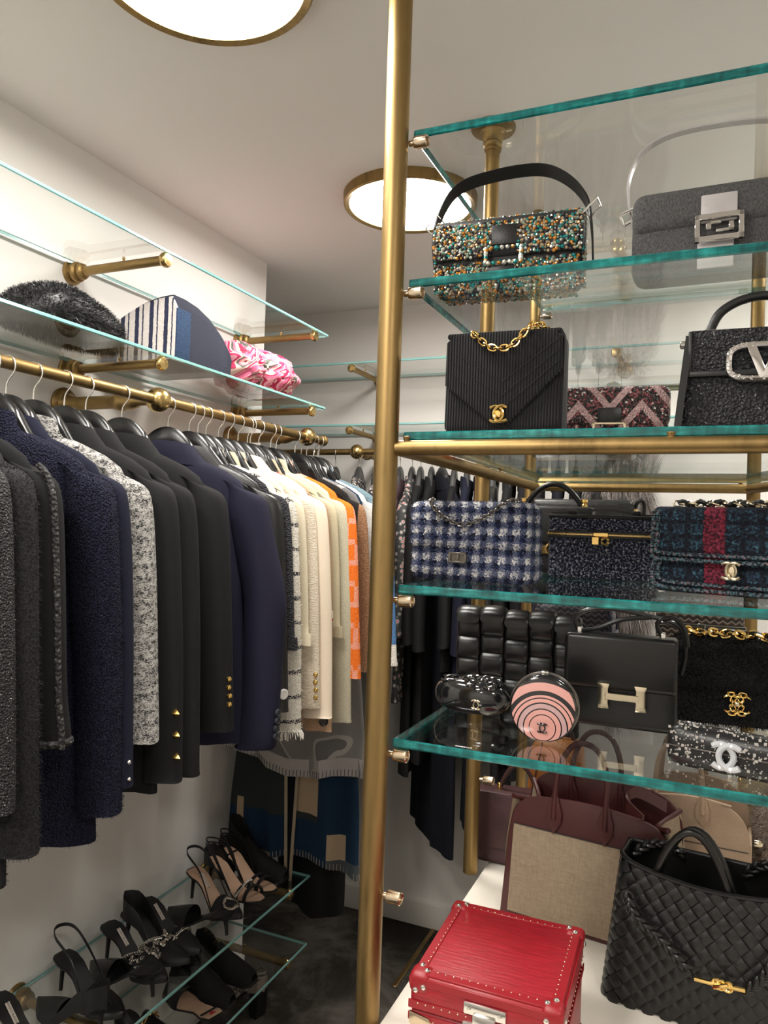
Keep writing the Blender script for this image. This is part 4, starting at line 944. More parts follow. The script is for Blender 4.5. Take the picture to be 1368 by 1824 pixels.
# E  black tweed top handle bag with V --------------------------------------
Y = 1.158; x0 = onY(1206, 753, Y).x; W = .205; H = onY(1300, 588, Y).z - Z3
T = bag('tweed_handle_bag', 'black tweed top handle bag with crystal V emblem, cut by the right edge', (x0 + W / 2, Y, Z3 + .001), 1)
soft(W, .085, H, .010, .2, tw=.86, td=.55).build('body', 'b_black_tweed', T)
for sx in (-1, 1): MB().strip([V((sx * (W / 2 - .001), -.0005, .003)), V((sx * (W / 2 * .865), .0155, H - .004))], .016, .010, (0, 1, 0)).build('side_trim', 'b_black', T)
zf_ = H * .56; MB().prism([(-W * .448, zf_), (W * .448, zf_), (W * .42, H + .003), (-W * .42, H + .003)], .006, .022, bev=.003).build('flap', 'b_black_tweed', T)
MB().rbox((-W * .45, .004, zf_ - .004), (W * .45, .016, zf_ + .005), .002, 2).build('flap_trim', 'b_black', T); MB().rbox((-W * .44, .004, zf_), (-W * .415, .016, H + .002), .002, 2).build('flap_side_trim', 'b_black', T)
MB().tube(catmull([(-.062, .04, H - .01), (-.060, .04, H + .012), (-.045, .04, H + .038), (-.012, .04, H + .054), (.03, .04, H + .054), (.062, .04, H + .036), (.078, .04, H + .01), (.08, .04, H - .01)], 6), .0068, 12).build('handle', 'b_black', T)
for x in (-.061, .079): MB().rbox((x - .010, .030, H - .004), (x + .010, .050, H + .010), .003, 2).build('handle_mount', 'steel', T)
MB().lathe([(.0001, 0), (.006, .001), (.006, .008), (.004, .010), (1e-5, .010)], Matrix.Translation((-W * .43 - .004, .03, H - .012)) @ Matrix.Rotation(-pi / 2, 4, 'Y'), 14).build('side_rivet', 'steel', T)
mb = MB(); zc = H * .66; yv = .000
vpts = [V((.012 - .036, yv, zc + .024)), V((.012 - .010, yv, zc - .022)), V((.012 + .002, yv, zc - .022)), V((.012 + .022, yv, zc + .024))]
mb.prism([(-.016, zc + .026), (-.003, zc + .026), (.010, zc - .008), (.023, zc + .026), (.035, zc + .026), (.017, zc - .024), (.003, zc - .024)], -.004, .006, bev=.0015)
oval = [V((.010 + .046 * se(math.cos(a), .55), .001, zc + .024 * se(math.sin(a), .55))) for a in [2 * pi * k / 40 for k in range(40)]]
mb.tube(oval, .0048, 8, closed=True); vo = mb.build('v_emblem', 'crystal', T); mb = MB()
for k in range(170):
    q = oval[rnd.randrange(40)]; mb.ico(q + V((rnd.uniform(-.003, .003), -.0045, rnd.uniform(-.003, .003))), .0014, 1)
mb.build('crystals', 'crystal', vo, smooth=False)['kind'] = 'stuff'
chainlinks(T, [(.02 + .005 * k, .02, H + .004 + .012 * math.sin(k * .2)) for k in range(14)], 'steel', .012, .008, .0012)

# F  blue houndstooth flap bag ----------------------------------------------
T = bag('houndstooth_bag', 'blue, black and white woven tweed flap bag with gunmetal chain', (-.386, 1.258, Z4 + .001), -7)
W, H = .236, .138; sb = soft(W, .075, H, .020, .34, tw=.96, lump=.0025, ls=60); sb.build('body', 'b_hound', T)
fp = MB().rbox((-W / 2 + .002, -.006, H * .40), (W / 2 - .004, .070, H + .003), .016, 4); fp.build('flap', 'b_hound', T)
for src, n in ((sb, 5000), (fp, 3500)): fuzz(src, n, .0045, .0010, n, .1).build('tweed_pile', 'b_hound', T, smooth=False)['kind'] = 'stuff'
chainlinks(T, catmull([(-.082, .03, H + .008), (-.070, -.006, H + .002), (-.050, -.014, H - .018), (-.02, -.016, H - .034), (.01, -.016, H - .036), (.05, -.014, H - .016), (.074, -.008, H + .004), (.09, .02, H + .008)], 8), 'gunmetal', .0105, .0065, .0014)
mb = MB()
for lo, hi in (((-.030, .048), (.004, .052)), ((-.030, .033), (.004, .037)), ((-.030, .033), (-.026, .052)), ((0, .033), (.004, .052)), ((-.016, .036), (-.010, .050))): mb.rbox((lo[0], -.012, lo[1]), (hi[0], -.006, hi[1]), .0008, 1)
mb.rbox((-.028, -.008, .034), (.003, -.004, .051), .001, 1); mb.build('lock_plate', 'gunmetal', T)

# G  black leather top handle bag --------------------------------------------
Y = 1.66; x0, x1 = xs(912, 1052, 1000, Y); W = x1 - x0; H = onY(985, 905, Y).z - Z4
T = bag('leather_handle_bag', 'black leather bag with arched handle and gold clasp behind the tweed bags', ((x0 + x1) / 2, Y, Z4 + .001), 3)
soft(W, .08, H, .014, .22, td=.8).build('body', 'b_black_pebble', T); MB().rbox((-W / 2 - .001, -.005, H * .46), (W / 2 + .001, .072, H + .003), .006, 3).build('flap', 'b_black_pebble', T)
hz = onY(985, 858, Y).z - Z4; MB().tube(arch(-W * .40, W * .38, H - .004, hz - H, .035, 2.1), .0062, 12).build('handle', 'b_black_smooth', T)
for x in (-W * .40, W * .38): MB().lathe([(.0045, 0), (.0075, .002), (.0075, .010), (.005, .014), (.008, .016), (.008, .022), (.004, .024)], Matrix.Translation((x, .035, H - .002)), 12).build('handle_ring', 'gold', T)
MB().rbox((-.030, -.009, H * .30), (.036, -.005, H * .42), .001, 1).build('clasp_plate', 'gold', T); MB().tube(arc(.004, H * .38, .012, 0, 350, 24, -.011), .0035, 8).build('clasp_ring', 'gold', T)
# H  pony hair bag
Y = 2.0; x0, x1 = xs(945, 1128, 905, Y); H = onY(1040, 890, Y).z - Z4; W = x1 - x0
T = bag('pony_hair_bag', 'long black pony hair bag behind the arched handle bag', ((x0 + x1) / 2, Y, Z4 + .001), 2)
soft(W, .06, H - .004, .02, .3).build('body', 'b_pony', T); MB().rbox((-W / 2 - .002, -.007, H * .38), (W / 2 + .002, .064, H), .016, 4).build('flap', 'b_pony', T)
MB().tube(catmull([(W / 2 + .004, .02, H - .02), (W / 2 + .010, .015, H - .004), (W / 2 + .022, .015, H - .002), (W / 2 + .026, .02, H - .03), (W / 2 + .012, .02, .02)], 5), .005, 8).build('strap', 'b_black', T)
MB().rbox((W / 2 - .004, .005, H - .05), (W / 2 + .010, .03, H - .022), .002, 2).build('strap_clip', 'brass_bright', T)

# I  navy vanity case ---------------------------------------------------------
T = bag('vanity_case', 'boxy navy tweed vanity case with gold zip', (-.193, 1.560, Z4 + .001), 6)
W, H = .215, .128; sb = soft(W, .11, H, .006, .14, n=56); sb.build('body', 'b_navy_tweed', T); fuzz(sb, 7000, .0042, .0009, 4, .1).build('tweed_pile', 'b_navy_tweed', T, smooth=False)['kind'] = 'stuff'
zb = H * .70
for z, h_, m, dd in ((zb, .016, 'b_black', .0035), (zb, .0055, 'brass_bright', .005)):
    MB().rbox((-W / 2 - dd + .002, -dd, z - h_ / 2), (W / 2 + dd - .002, .11 + dd, z + h_ / 2), .0015, 1).build('zip_tape' if h_ > .01 else 'zip_teeth', m, T)
MB().rbox((-W / 2 - .002, -.002, H - .006), (W / 2 + .002, .112, H + .002), .003, 2).build('top_rim', 'b_black', T)
MB().strip(catmull([(-W * .48, .03, H + .004), (-.06, .03, H + .006), (0, .03, H + .014), (.06, .03, H + .006), (W * .48, .03, H + .002)], 6), .024, .004, (0, 1, 0)).build('top_handle', 'b_black', T)
for x in (-.062, .064): MB().rbox((x - .008, .015, H + .003), (x + .008, .045, H + .012), .003, 2).build('handle_knot', 'b_black', T)
MB().rbox((-.022, -.010, zb - .020), (-.008, -.006, zb - .004), .001, 1).build('padlock', 'gold', T); MB().tube(arc(.004, zb - .012, .0065, 0, 350, 16, -.009), .003, 8).build('ring_pull', 'gold', T); MB().rbox((-.020, -.010, zb - .004), (.010, -.005, zb + .005), .0015, 1).build('zip_slider', 'gold', T)

# J  multicolour tweed flap bag -----------------------------------------------
T = bag('tweed_flap_bag', 'teal, black and red tweed flap bag with silver clasp, cut by the right edge', (.028, 1.305, Z4 + .001), -16)
W, H = .235, .138; soft(W, .07, H, .012, .25, lump=.002, ls=60).build('body', 'b_multi', T); MB().rbox((-W / 2 + .001, -.008, H * .40), (W / 2 - .001, .070, H + .004), .010, 4).build('flap', 'b_multi', T)
def braidline(pts, r=.0042, nm='braid_edge'):
    P = resample(catmull(pts, 8), .0045); mb = MB()
    for i, p in enumerate(P): mb.ball(p + V((0, 0, .0012 * (i % 2))), r, 6, (1.2, 1, .8))
    mb.build(nm, 'b_braid', T)['kind'] = 'stuff'
e = W / 2 - .006
braidline([(-e, -.010, H - .006), (-e - .001, -.011, H * .6), (-e, -.011, H * .42), (-e + .02, -.012, H * .395), (0, -.012, H * .39), (e, -.011, H * .39)]); braidline([(-e + .006, -.009, H - .006), (-e + .006, -.010, H * .6), (-e + .010, -.010, H * .47), (0, -.011, H * .455), (e, -.010, H * .455)])
braidline([(-e, -.003, H * .36), (-e - .002, -.004, .03), (-e + .01, -.004, .009), (0, -.004, .006), (e, -.003, .006)]); braidline([(-e + .008, -.003, H * .36), (-e + .007, -.004, .035), (-e + .018, -.004, .018), (0, -.004, .015), (e, -.003, .015)])
cc(T, 'pale_gold', (.012, -.016, H * .30), .0125, .0028); MB().rbox((.004, -.015, H * .30 - .009), (.020, -.010, H * .30 + .009), .004, 3).build('lock_boss', 'pale_gold', T)
chainlinks(T, [(-.085 + .006 * k, .012 + .004 * math.sin(k), H + .009 + .002 * math.sin(k * 2.1)) for k in range(34)], 'pale_gold', .014, .010, .0017, (0, 0, 1)); MB().tube([(-.08 + .006 * k, .012 + .004 * math.sin(k * 1.7), H + .010 + .0035 * math.sin(k * 1.3)) for k in range(32)], .0042, 8).build('leather_lace', 'b_black', T)

# K  padded weave bag -----------------------------------------------------------
T = bag('padded_weave_bag', 'black bag of big padded woven leather squares', (-.345, 1.478, Z5 + .001), 3)
W, H = .246, .172; nx, nz = 5, 4; cw, ch = W / nx, (H - .012) / nz
MB().rbox((-W / 2 + .006, .014, 0), (W / 2 - .006, .05, H - .012), .008, 2).build('lining', 'b_black_smooth', T)
pm = None
for i in range(nx):
    for j in range(nz):
        if pm is None:
            rg = []
            for q in range(9):
                f = q / 8; zz = -ch * .52 + ch * 1.04 * f; k = max(.02, math.sin(pi * f)) ** .30
                rg.append([V((cw * .51 * (.90 + .10 * k) * se(math.cos(a), .35), .013 * k * se(math.sin(a), .6), zz)) for a in [2 * pi * s_ / 20 for s_ in range(20)]])
            o = MB().loft(rg).build('woven_pad', 'b_black_smooth', T); pm = o.data
        else: o = bpy.data.objects.new('woven_pad', pm); COL.objects.link(o); o.parent = T
        o.location = (-W / 2 + cw * (i + .5), .010 + (.0045 if (i + j) % 2 else -.001), ch * (j + .5) + (.007 if i % 2 else -.003) + .002); o.scale = (1, 1, 1.07)
for i in range(nx):
    rg = [[V((-W / 2 + cw * (i + .5) + cw * .52 * se(math.cos(a), .6) * (1 if 0 < q < 6 else .9), .022 + .030 * math.cos(pi - pi * q / 6) * 1.0, H - .014 + .019 * math.sin(pi * q / 6) + .008 * math.sin(a) + (.004 if i % 2 else 0) - .008 * i / nx)) for a in [2 * pi * s_ / 16 for s_ in range(16)]] for q in range(7)]
    MB().loft(rg).build('rolled_pad', 'b_black_smooth', T)

# L  glossy clutch with flower ---------------------------------------------------
T = bag('lacquer_clutch', 'glossy black lacquer clutch with moulded camellia', (-.395, 1.315, Z5 + .001), -3, 'clutch'); rg = []
for i in range(17):
    f = i / 16; x = -.074 + .148 * f; k = max(.02, 1 - abs(2 * f - 1) ** 3.2) ** .5; rg.append([V((x, .035 + .040 * k * se(math.cos(a), .75), .034 + .033 * k * se(math.sin(a), .75))) for a in [2 * pi * s_ / 28 for s_ in range(28)]])
MB().loft(rg).build('shell', 'black_gloss', T)
def topz(x, y): return .034 + .033 * max(0, 1 - (abs((y - .035) / .040)) ** 2.2) ** .5 * max(.02, 1 - abs(x / .074) ** 3.2) ** .25
fl_ = T; c0 = V((.022, .022, 0)); first = None
for ring, (R_, n_, s_) in enumerate(((.026, 8, .013), (.016, 6, .010), (.007, 4, .007))):
    for k in range(n_):
        a = 2 * pi * (k + .5 * ring) / n_; x, y = c0.x + R_ * math.cos(a), c0.y + R_ * .62 * math.sin(a); z = topz(x, y) + .001 * ring
        sl_ = math.atan2(topz(x, y + .004) - topz(x, y - .004), .008)
        M = Matrix.Translation((x, y, z)) @ Matrix.Rotation(sl_, 4, 'X') @ Matrix.Rotation(a, 4, 'Z')
        MB().lathe([(s_, -.002), (s_ * .95, .0022), (s_ * .8, .0034), (s_ * .6, .0026), (1e-5, .0018)], M, 16).build('petal', 'black_gloss', T)
mb = MB()
for sg in (1, -1):
    P = []
    for q in arc(0, 0, .013, 50, 310, 14): y = .018 + q.z * .6; x = -.040 + sg * .006 + q.x * sg; P.append(V((x, y, topz(x, y) + .001)))
    mb.tube(P, .0028, 8)
mb.build('moulded_c_pair', 'black_gloss', T); cc(T, 'pale_gold', (.020, -.0045, .026), .0078, .0015)

# M  round pink clutch -----------------------------------------------------------
T = bag('round_clutch', 'round pink and black target-striped clutch standing on its edge', (-.238, 1.222, Z5 + .001), 6, 'clutch'); Rr = .0545
def disc_out(R_, n=56, zc=.0535, zmin=.0005): return [(R_ * math.cos(2 * pi * k / n), max(zmin, zc + R_ * math.sin(2 * pi * k / n))) for k in range(n)]
MB().prism(disc_out(Rr), .002, .048, bev=.006, seg=3).build('shell', 'black_gloss', T); MB().prism(disc_out(Rr - .0035, zmin=.004), -.001, .004, bev=.0015).build('front_plate', 'b_pink_rings', T)
MB().tube([V((x * 1.005, .026, max(.002, .0535 + (z - .0535) * 1.005))) for x, z in disc_out(Rr)], .0022, 6, closed=True).build('metal_rim', 'gunmetal', T); MB().rbox((-.006, .018, .107), (.006, .034, .112), .0015, 2).build('press_clasp', 'steel', T)
cc(T, 'black_gloss', (0, -.0018, .024), .0072, .0013)

# N  black bag with H clasp ----------------------------------------------------
T = bag('h_clasp_bag', 'smooth black leather flap bag with champagne H clasp', (-.136, 1.375, Z5 + .001), 1)
W, H = .192, .160; soft(W, .052, H, .010, .16, td=.85).build('body', 'b_black_smooth', T); MB().rbox((-W / 2 + .0005, -.006, H * .42), (W / 2 - .0005, .048, H + .003), .009, 4).build('flap', 'b_black_smooth', T)
mb = MB(); zc = .058; hx = .006
for sx in (-1, 1): mb.prism([(hx + sx * .031 - .009, zc - .022), (hx + sx * .031 + .010, zc - .022), (hx + sx * .031 + .008, zc - .013), (hx + sx * .031 + .008, zc + .013), (hx + sx * .031 + .010, zc + .022), (hx + sx * .031 - .011, zc + .022), (hx + sx * .031 - .008, zc + .013), (hx + sx * .031 - .008, zc - .013)], -.014, -.006, bev=.001)
mb.rbox((hx - .028, -.0155, zc - .006), (hx + .028, -.007, zc + .006), .001, 1); mb.build('h_clasp', 'pale_gold', T)
MB().tube(catmull([(-.074, .02, H + .004), (-.080, .016, H + .026), (-.062, .014, H + .042), (-.02, .016, H + .048), (.04, .018, H + .040), (.085, .022, H + .030), (.104, .028, H + .008), (.106, .03, H - .03), (.100, .03, H - .06)], 7), .0042, 8).build('strap', 'b_black_smooth', T)
MB().tube(catmull([(.070, .02, H + .002), (.060, .016, H + .022), (.066, .014, H + .036), (.088, .018, H + .038), (.104, .024, H + .020), (.110, .028, H - .01)], 7), .0042, 8).build('strap', 'b_black_smooth', T); MB().tube(catmull([(-.072, .02, H + .004), (-.04, .012, H + .012), (0, .012, H + .030), (.05, .016, H + .038)], 6), .0040, 8).build('strap', 'b_black_smooth', T)
for x in (-.072, .070): MB().rbox((x - .004, .012, H), (x + .004, .028, H + .012), .001, 1).build('strap_post', 'steel', T)

# O  shearling bag ---------------------------------------------------------------
T = bag('shearling_bag', 'black shearling flap bag with woven gold chain emblem', (.065, 1.49, Z5 + .001), 6)
W, H = .245, .150; sb = soft(W, .075, H, .022, .3, lump=.005, ls=45); sb.build('body', 'b_shearling', T); fp = soft(W + .006, .088, H * .66, .024, .32, lump=.006, ls=50, y0=-.008); fp.v = [(x, y, z + H * .38) for x, y, z in fp.v]; fp.build('flap', 'b_shearling', T)
for src, n in ((sb, 5000), (fp, 7000)): fuzz(src, n, .0065, .0013, n, .4).build('shearling_pile', 'b_shearling', T, smooth=False)['kind'] = 'stuff'
mb = MB()
for sg in (1, -1): chain(mb, arc(-.012 + sg * .008, .048, .017, 40, 320, 24, -.018, sg), .0125, .0075, .0014, (0, 1, 0), 5)
mb.build('chain_emblem', 'gold', T); MB().ball((-.012, -.018, .048), .0055, 12).build('lock_boss', 'pale_gold', T)
chainlinks(T, [(-.10 + .006 * k, .02 + .006 * math.sin(k * .7), H * 1.04 + .010 + .003 * math.sin(k)) for k in range(40)], 'gold', .018, .013, .0028, (0, 0, 1)); MB().tube([(-.03 + .006 * k, .024, H * 1.04 + .012 + .002 * math.sin(k)) for k in range(26)], .005, 8).build('leather_lace', 'b_black', T)

# P, Q  chevron print pouches ------------------------------------------------------
Y = 1.82; x0, x1 = xs(945, 1090, 1110, Y); H = onY(1000, 1068, Y).z - Z5; W = x1 - x0
T = bag('camera_bag', 'navy chevron print camera bag behind the padded weave bag', ((x0 + x1) / 2, Y, Z5 + .001), -4)
soft(W, .075, H, .032, .4).build('body', 'b_chev_navy', T)
for y in (0, .075): MB().tube([V((W / 2 * .98 * se(math.cos(a), .3), y + .0, .002 + H / 2 + (H / 2 - .002) * se(math.sin(a), .5))) for a in [2 * pi * k / 48 for k in range(48)]], .003, 6, closed=True).build('piping', 'b_navy_leather', T)
MB().rbox((W / 2 - .02, -.004, H * .45), (W / 2 + .004, .08, H * .62), .004, 2).build('side_tab', 'b_navy_leather', T); MB().tube(arc(W / 2 + .002, H * .5, .012, 0, 350, 16, -.004), .002, 6).build('d_ring', 'steel', T)
MB().tube(catmull([(W / 2, .03, H * .45), (W / 2 + .03, .01, H * .30), (W / 2 + .05, .0, H * .28), (W / 2 + .03, -.02, H * .22), (W / 2 - .02, -.03, H * .2)], 6), .006, 8, flat=(.5, 1)).build('strap', 'b_navy_leather', T)
Y = 1.86; x0, x1 = xs(1168, 1328, 1105, Y); H = onY(1250, 1078, Y).z - Z5; W = x1 - x0
T = bag('vanity_pouch', 'brown chevron print vanity pouch with silver zip behind the shearling bag', ((x0 + x1) / 2, Y, Z5 + .001), 2)
soft(W, .09, H, .014, .25).build('body', 'b_chev_brown', T); MB().rbox((-W / 2 - .002, -.003, H * .72), (W / 2 + .002, .093, H * .76), .001, 1).build('zip', 'steel', T); MB().rbox((-.004, -.007, H * .66), (.012, -.003, H * .77), .001, 1).build('zip_pull', 'steel', T)
MB().tube([V((W / 2 * se(math.cos(a), .25), .045 + .047 * se(math.sin(a), .25), H - .006)) for a in [2 * pi * k / 40 for k in range(40)]], .003, 6, closed=True).build('piping', 'b_brown_dark', T)

# R  crystal minaudiere --------------------------------------------------------
T = bag('crystal_clutch', 'black box clutch sprinkled with crystals, clear C clasp, lower right', (.045, 1.176, Z5 + .001), -12, 'clutch'); W, H = .195, .062
soft(W, .05, H, .020, .35).build('shell', 'b_crystal_dark', T); MB().rbox((-W / 2 - .0005, -.0015, H * .52), (W / 2 + .0005, .052, H * .55), .0005, 1).build('metal_seam', 'gunmetal', T); mb = MB()
for k in range(330):
    z = H * rnd.random() ** .8; x = rnd.uniform(-W / 2 + .004, W / 2 - .004); s_ = rnd.choice((.0006, .0007, .0009, .0012, .0019)); y = -.0006 if .02 < z < H - .02 else -.0006 + (.02 - math.sqrt(max(0, .0004 - ((.02 - z) if z < .02 else (z - H + .02)) ** 2)))
    mb.box((x - s_, y - s_ * .8, z - s_), (x + s_, y + s_, z + s_))
for k in range(70): x = rnd.uniform(-W / 2 + .01, W / 2 - .01); y = rnd.uniform(.012, .04); s_ = rnd.choice((.0009, .0014, .002)); mb.box((x - s_, y - s_, H - .001), (x + s_, y + s_, H + s_))
mb.build('crystals', 'crystal', T, smooth=False)['kind'] = 'stuff'; cc(T, 'acrylic', (-.012, -.008, H * .52), .0165, .0045)
# ------------------------------------------------------------------ bags on the plinth
# S  red trunk
T = bag('jewellery_trunk', 'red leather hard trunk with brass studs and metal latch', (-.260, .988, ZB + .001), 1.5, 'trunk case'); W, DPT, H, LH = .206, .222, .170, .046
bd = MB().rbox((-W / 2, 0, 0), (W / 2, DPT, H - LH - .002), .006, 3).build('box', 'b_red', T); ld = MB().rbox((-W / 2 - .001, -.001, H - LH), (W / 2 + .001, DPT + .001, H), .007, 3).build('lid', 'b_red', T)
MB().rbox((-W / 2 + .003, .003, H - LH - .004), (W / 2 - .003, DPT - .003, H - LH + .002), .001, 1).build('seam', 'b_black', T); e = .016
for par, z0, z1 in ((ld, H - LH, H), (bd, 0, H - LH - .002)):
    for (lo, hi) in (((-W / 2 - .0025, -.0025, z0), (W / 2 + .0025, -.0005, z0 + .012)), ((-W / 2 - .0025, -.0025, z1 - .014), (W / 2 + .0025, -.0005, z1 - .003)), ((W / 2 + .0005, 0, z1 - .014), (W / 2 + .0025, DPT, z1 - .003))): MB().rbox(lo, hi, .0008, 1).build('edge_band', 'b_red_trim', par)
for lo, hi in (((-W / 2 + .002, .002, H - .002), (W / 2 - .002, e, H + .0015)), ((-W / 2 + .002, DPT - e, H - .002), (W / 2 - .002, DPT - .002, H + .0015)), ((-W / 2 + .002, .002, H - .002), (-W / 2 + e, DPT - .002, H + .0015)), ((W / 2 - e, .002, H - .002), (W / 2 - .002, DPT - .002, H + .0015))): MB().rbox(lo, hi, .0007, 1).build('top_band', 'b_red_trim', ld)
mb = MB(); stud = lambda p, r, nn: mb.lathe([(r, -.0003), (r * .85, r * .35), (r * .4, r * .6), (1e-5, r * .65)], Matrix.Translation(V(p)) @ V(nn).to_track_quat('Z', 'Y').to_matrix().to_4x4(), 8)
for k in range(1, 18):
    x = -W / 2 + W * k / 18
    for y in (e * .85, DPT - e * .85): stud((x, y, H + .0015), .0014, (0, 0, 1))
    stud((x, -.0025, H - LH + .009), .0014, (0, -1, 0)); stud((x, -.0025, H - LH - .012), .0012, (0, -1, 0))
for k in range(1, 19):
    y = DPT * k / 19
    for x in (-W / 2 + e * .85, W / 2 - e * .85): stud((x, y, H + .0015), .0014, (0, 0, 1))
    stud((W / 2 + .0025, y, H - LH + .010), .0014, (1, 0, 0))
mb.build('studs', 'pale_gold', ld, sharp=0)['kind'] = 'stuff'
for sx in (-1, 1):
    for y0, sy in ((0, 1), (DPT, -1)):
        mb = MB(); c = .027; x0 = sx * W / 2
        mb.rbox((min(x0 + sx * .003, x0 - sx * c), min(y0 - sy * .003, y0 + sy * c), H - .026), (max(x0 + sx * .003, x0 - sx * c), max(y0 - sy * .003, y0 + sy * c), H + .003), .008, 4); cp = mb.build('corner_cap', 'b_red_trim', ld)
        for p, nn in (((x0 - sx * .010, y0 + sy * .020, H + .003), (0, 0, 1)), ((x0 - sx * .020, y0 + sy * .010, H + .003), (0, 0, 1)), ((x0 - sx * .008, y0 - sy * .003, H - .019), (0, -sy, 0)), ((x0 - sx * .019, y0 - sy * .003, H - .013), (0, -sy, 0)), ((x0 + sx * .003, y0 + sy * .012, H - .016), (sx, 0, 0))):
            mb = MB(); stud(p, .0042, nn); mb.build('rivet', 'steel', cp)
        mb = MB(); mb.rbox((min(x0 + sx * .003, x0 - sx * c), min(y0 - sy * .003, y0 + sy * c), 0), (max(x0 + sx * .003, x0 - sx * c), max(y0 - sy * .003, y0 + sy * c), .030), .008, 4).build('corner_cap', 'b_red_trim', bd)
    MB().prism([(sx * W / 2, H - LH - .020), (sx * (W / 2 - .030), H - LH - .022), (sx * (W / 2 - .034), H - LH - .014), (sx * (W / 2 - .028), H - LH - .007), (sx * W / 2, H - LH - .003)], -.005, -.001, bev=.001).build('metal_corner', 'peg_metal', bd)
LH0 = LH; LH = LH - .013
la = MB().rbox((-.026, -.006, H - LH + .002), (.032, -.002, H - LH + .018), .003, 2).build('latch_plate', 'steel', ld); mb = MB(); stud((-.018, -.006, H - LH + .010), .003, (0, -1, 0)); stud((.024, -.006, H - LH + .010), .003, (0, -1, 0)); mb.build('latch_screw', 'steel', la)
MB().rbox((-.013, -.010, H - LH - .020), (.019, -.004, H - LH + .006), .003, 2).build('latch_hasp', 'steel', ld); lb = MB().rbox((-.027, -.006, H - LH - .062), (.033, -.002, H - LH - .008), .003, 2).build('lock_plate', 'steel', bd)
MB().prism([(-.014, H - LH - .018), (.020, H - LH - .018), (.014, H - LH - .044), (.003, H - LH - .054), (-.008, H - LH - .044)], -.011, -.005, bev=.0015).build('latch_tongue', 'pale_gold', lb)

# T  woven tote ------------------------------------------------------------------
T = bag('woven_tote', 'black diagonal woven leather tote with knotted gold bar, lower right corner', (.012, 1.318, ZB + .001), -6, 'tote bag'); W, DPT, H, TW, TD = .330, .150, .232, .86, .60
def tote(s_, z, off=0):
    """s_: arc position round the body (0 at front centre, positive to the right); returns point, outward normal"""
    f = z / H; w_, d_ = W * (1 + (TW - 1) * f) / 2, DPT * (1 + (TD - 1) * f) / 2; sc = w_ / (W / 2); r = .030; A = W / 2 - r; B = DPT / 2 - r
    a = abs(s_); sg = 1 if s_ >= 0 else -1; q = pi / 2 * r
    if a < A: x, y, nx_, ny_ = a, -DPT / 2, 0, -1
    elif a < A + q: t = (a - A) / r; x, y, nx_, ny_ = A + r * math.sin(t), -B - r * math.cos(t), math.sin(t), -math.cos(t)
    elif a < A + q + 2 * B: x, y, nx_, ny_ = W / 2, -B + a - A - q, 1, 0
    else: t = min(pi / 2, (a - A - q - 2 * B) / r); x, y, nx_, ny_ = A + r * math.cos(t), B + r * math.sin(t), math.cos(t), math.sin(t)
    bel = .012 * math.sin(pi * min(1, f * 1.1)) * (1 - min(1, (a / (W / 2)) ** 2)); zz = z - .022 * (1 - (min(1, a / (W / 2))) ** 2) * f ** 3
    return V((sg * (x * sc + off * nx_), DPT / 2 + y * d_ / (DPT / 2) + (off + bel) * ny_, zz)), V((sg * nx_, ny_, .12)).normalized()
PERI = 2 * (W / 2 - .03) + 2 * (pi / 2 * .03) + (DPT - .06)
ss = [-PERI + 2 * PERI * k / 90 for k in range(91)]; half = W / 2 - .03 + pi / 2 * .03 * 2 + DPT - .06
ss = [-half + 2 * half * k / 72 for k in range(73)]
rg = [[tote(s_, H * k / 14, -.004)[0] for s_ in ss] for k in range(15)]; mb = MB().loft(rg, True, False); mb.build('shell', 'b_black', T)
MB().tube(catmull([tote(s_, H, -.001)[0] for s_ in ss[::4]], 4, True), .0042, 8, closed=True).build('rim', 'b_black_smooth', T)
pc = .0200; rg = []
for k in range(7):
    f = k / 6; u = -pc * .5 + pc * f; hh = .0024 * math.sin(pi * f) ** .6 + .0002; rg.append([V((u, -pc * .47, hh * .5)), V((u, -pc * .25, hh)), V((u, pc * .25, hh)), V((u, pc * .47, hh * .5)), V((u, pc * .47, -.002)), V((u, -pc * .47, -.002))])
dm = None; cnt = 0
for i in range(-40, 41):
    for j in range(-40, 41):
        s_ = (i - j) * pc / math.sqrt(2); z = (i + j) * pc / math.sqrt(2) + .006
        if abs(s_) > W / 2 + .075 or z < .004 or z > H - .008 or s_ > W / 2 - .005: continue
        p, nn = tote(s_, z); q2 = tote(s_ + .002, z)[0] - p; q2 = (q2 - nn * q2.dot(nn)).normalized(); up = nn.cross(q2)
        if up.z < 0: up = -up
        ang = pi / 4 if (i + j) % 2 else -pi / 4; ex = q2 * math.cos(ang) + up * math.sin(ang); ey = nn.cross(ex)
        if dm is None: o = MB().loft(rg).build('leather_strip', 'b_black', T); dm = o.data
        else: o = bpy.data.objects.new('leather_strip', dm); COL.objects.link(o); o.parent = T
        o.matrix_basis = Matrix(((ex.x, ey.x, nn.x, p.x), (ex.y, ey.y, nn.y, p.y), (ex.z, ey.z, nn.z, p.z), (0, 0, 0, 1))); cnt += 1
for y, x0, x1 in ((.042, -.090, .034), (.056, -.086, .038)): MB().tube(arch(x0, x1, H - .035, .098, y, 2.0, 24), .0062, 12).build('handle', 'b_black_smooth', T)
def rope(pts, r, nm):
    P = resample(pts, .0075); ro = MB()
    for i in range(len(P) - 1):
        t = (P[i + 1] - P[i]).normalized(); s_ = t.cross(V((0, 1, 0))).normalized() * r * .45 * (1 if i % 2 else -1); Q = Matrix.Translation(P[i] + s_) @ (t + s_.normalized() * .5).to_track_quat('Z', 'Y').to_matrix().to_4x4() @ Matrix.Diagonal((1, 1, 1.9, 1))
        ro.lathe([(1e-5, -r), (r * .6, -r * .75), (r * .9, 0), (r * .6, r * .75), (1e-5, r)], Q, 8)
    ro.build(nm, 'b_black_smooth', T)
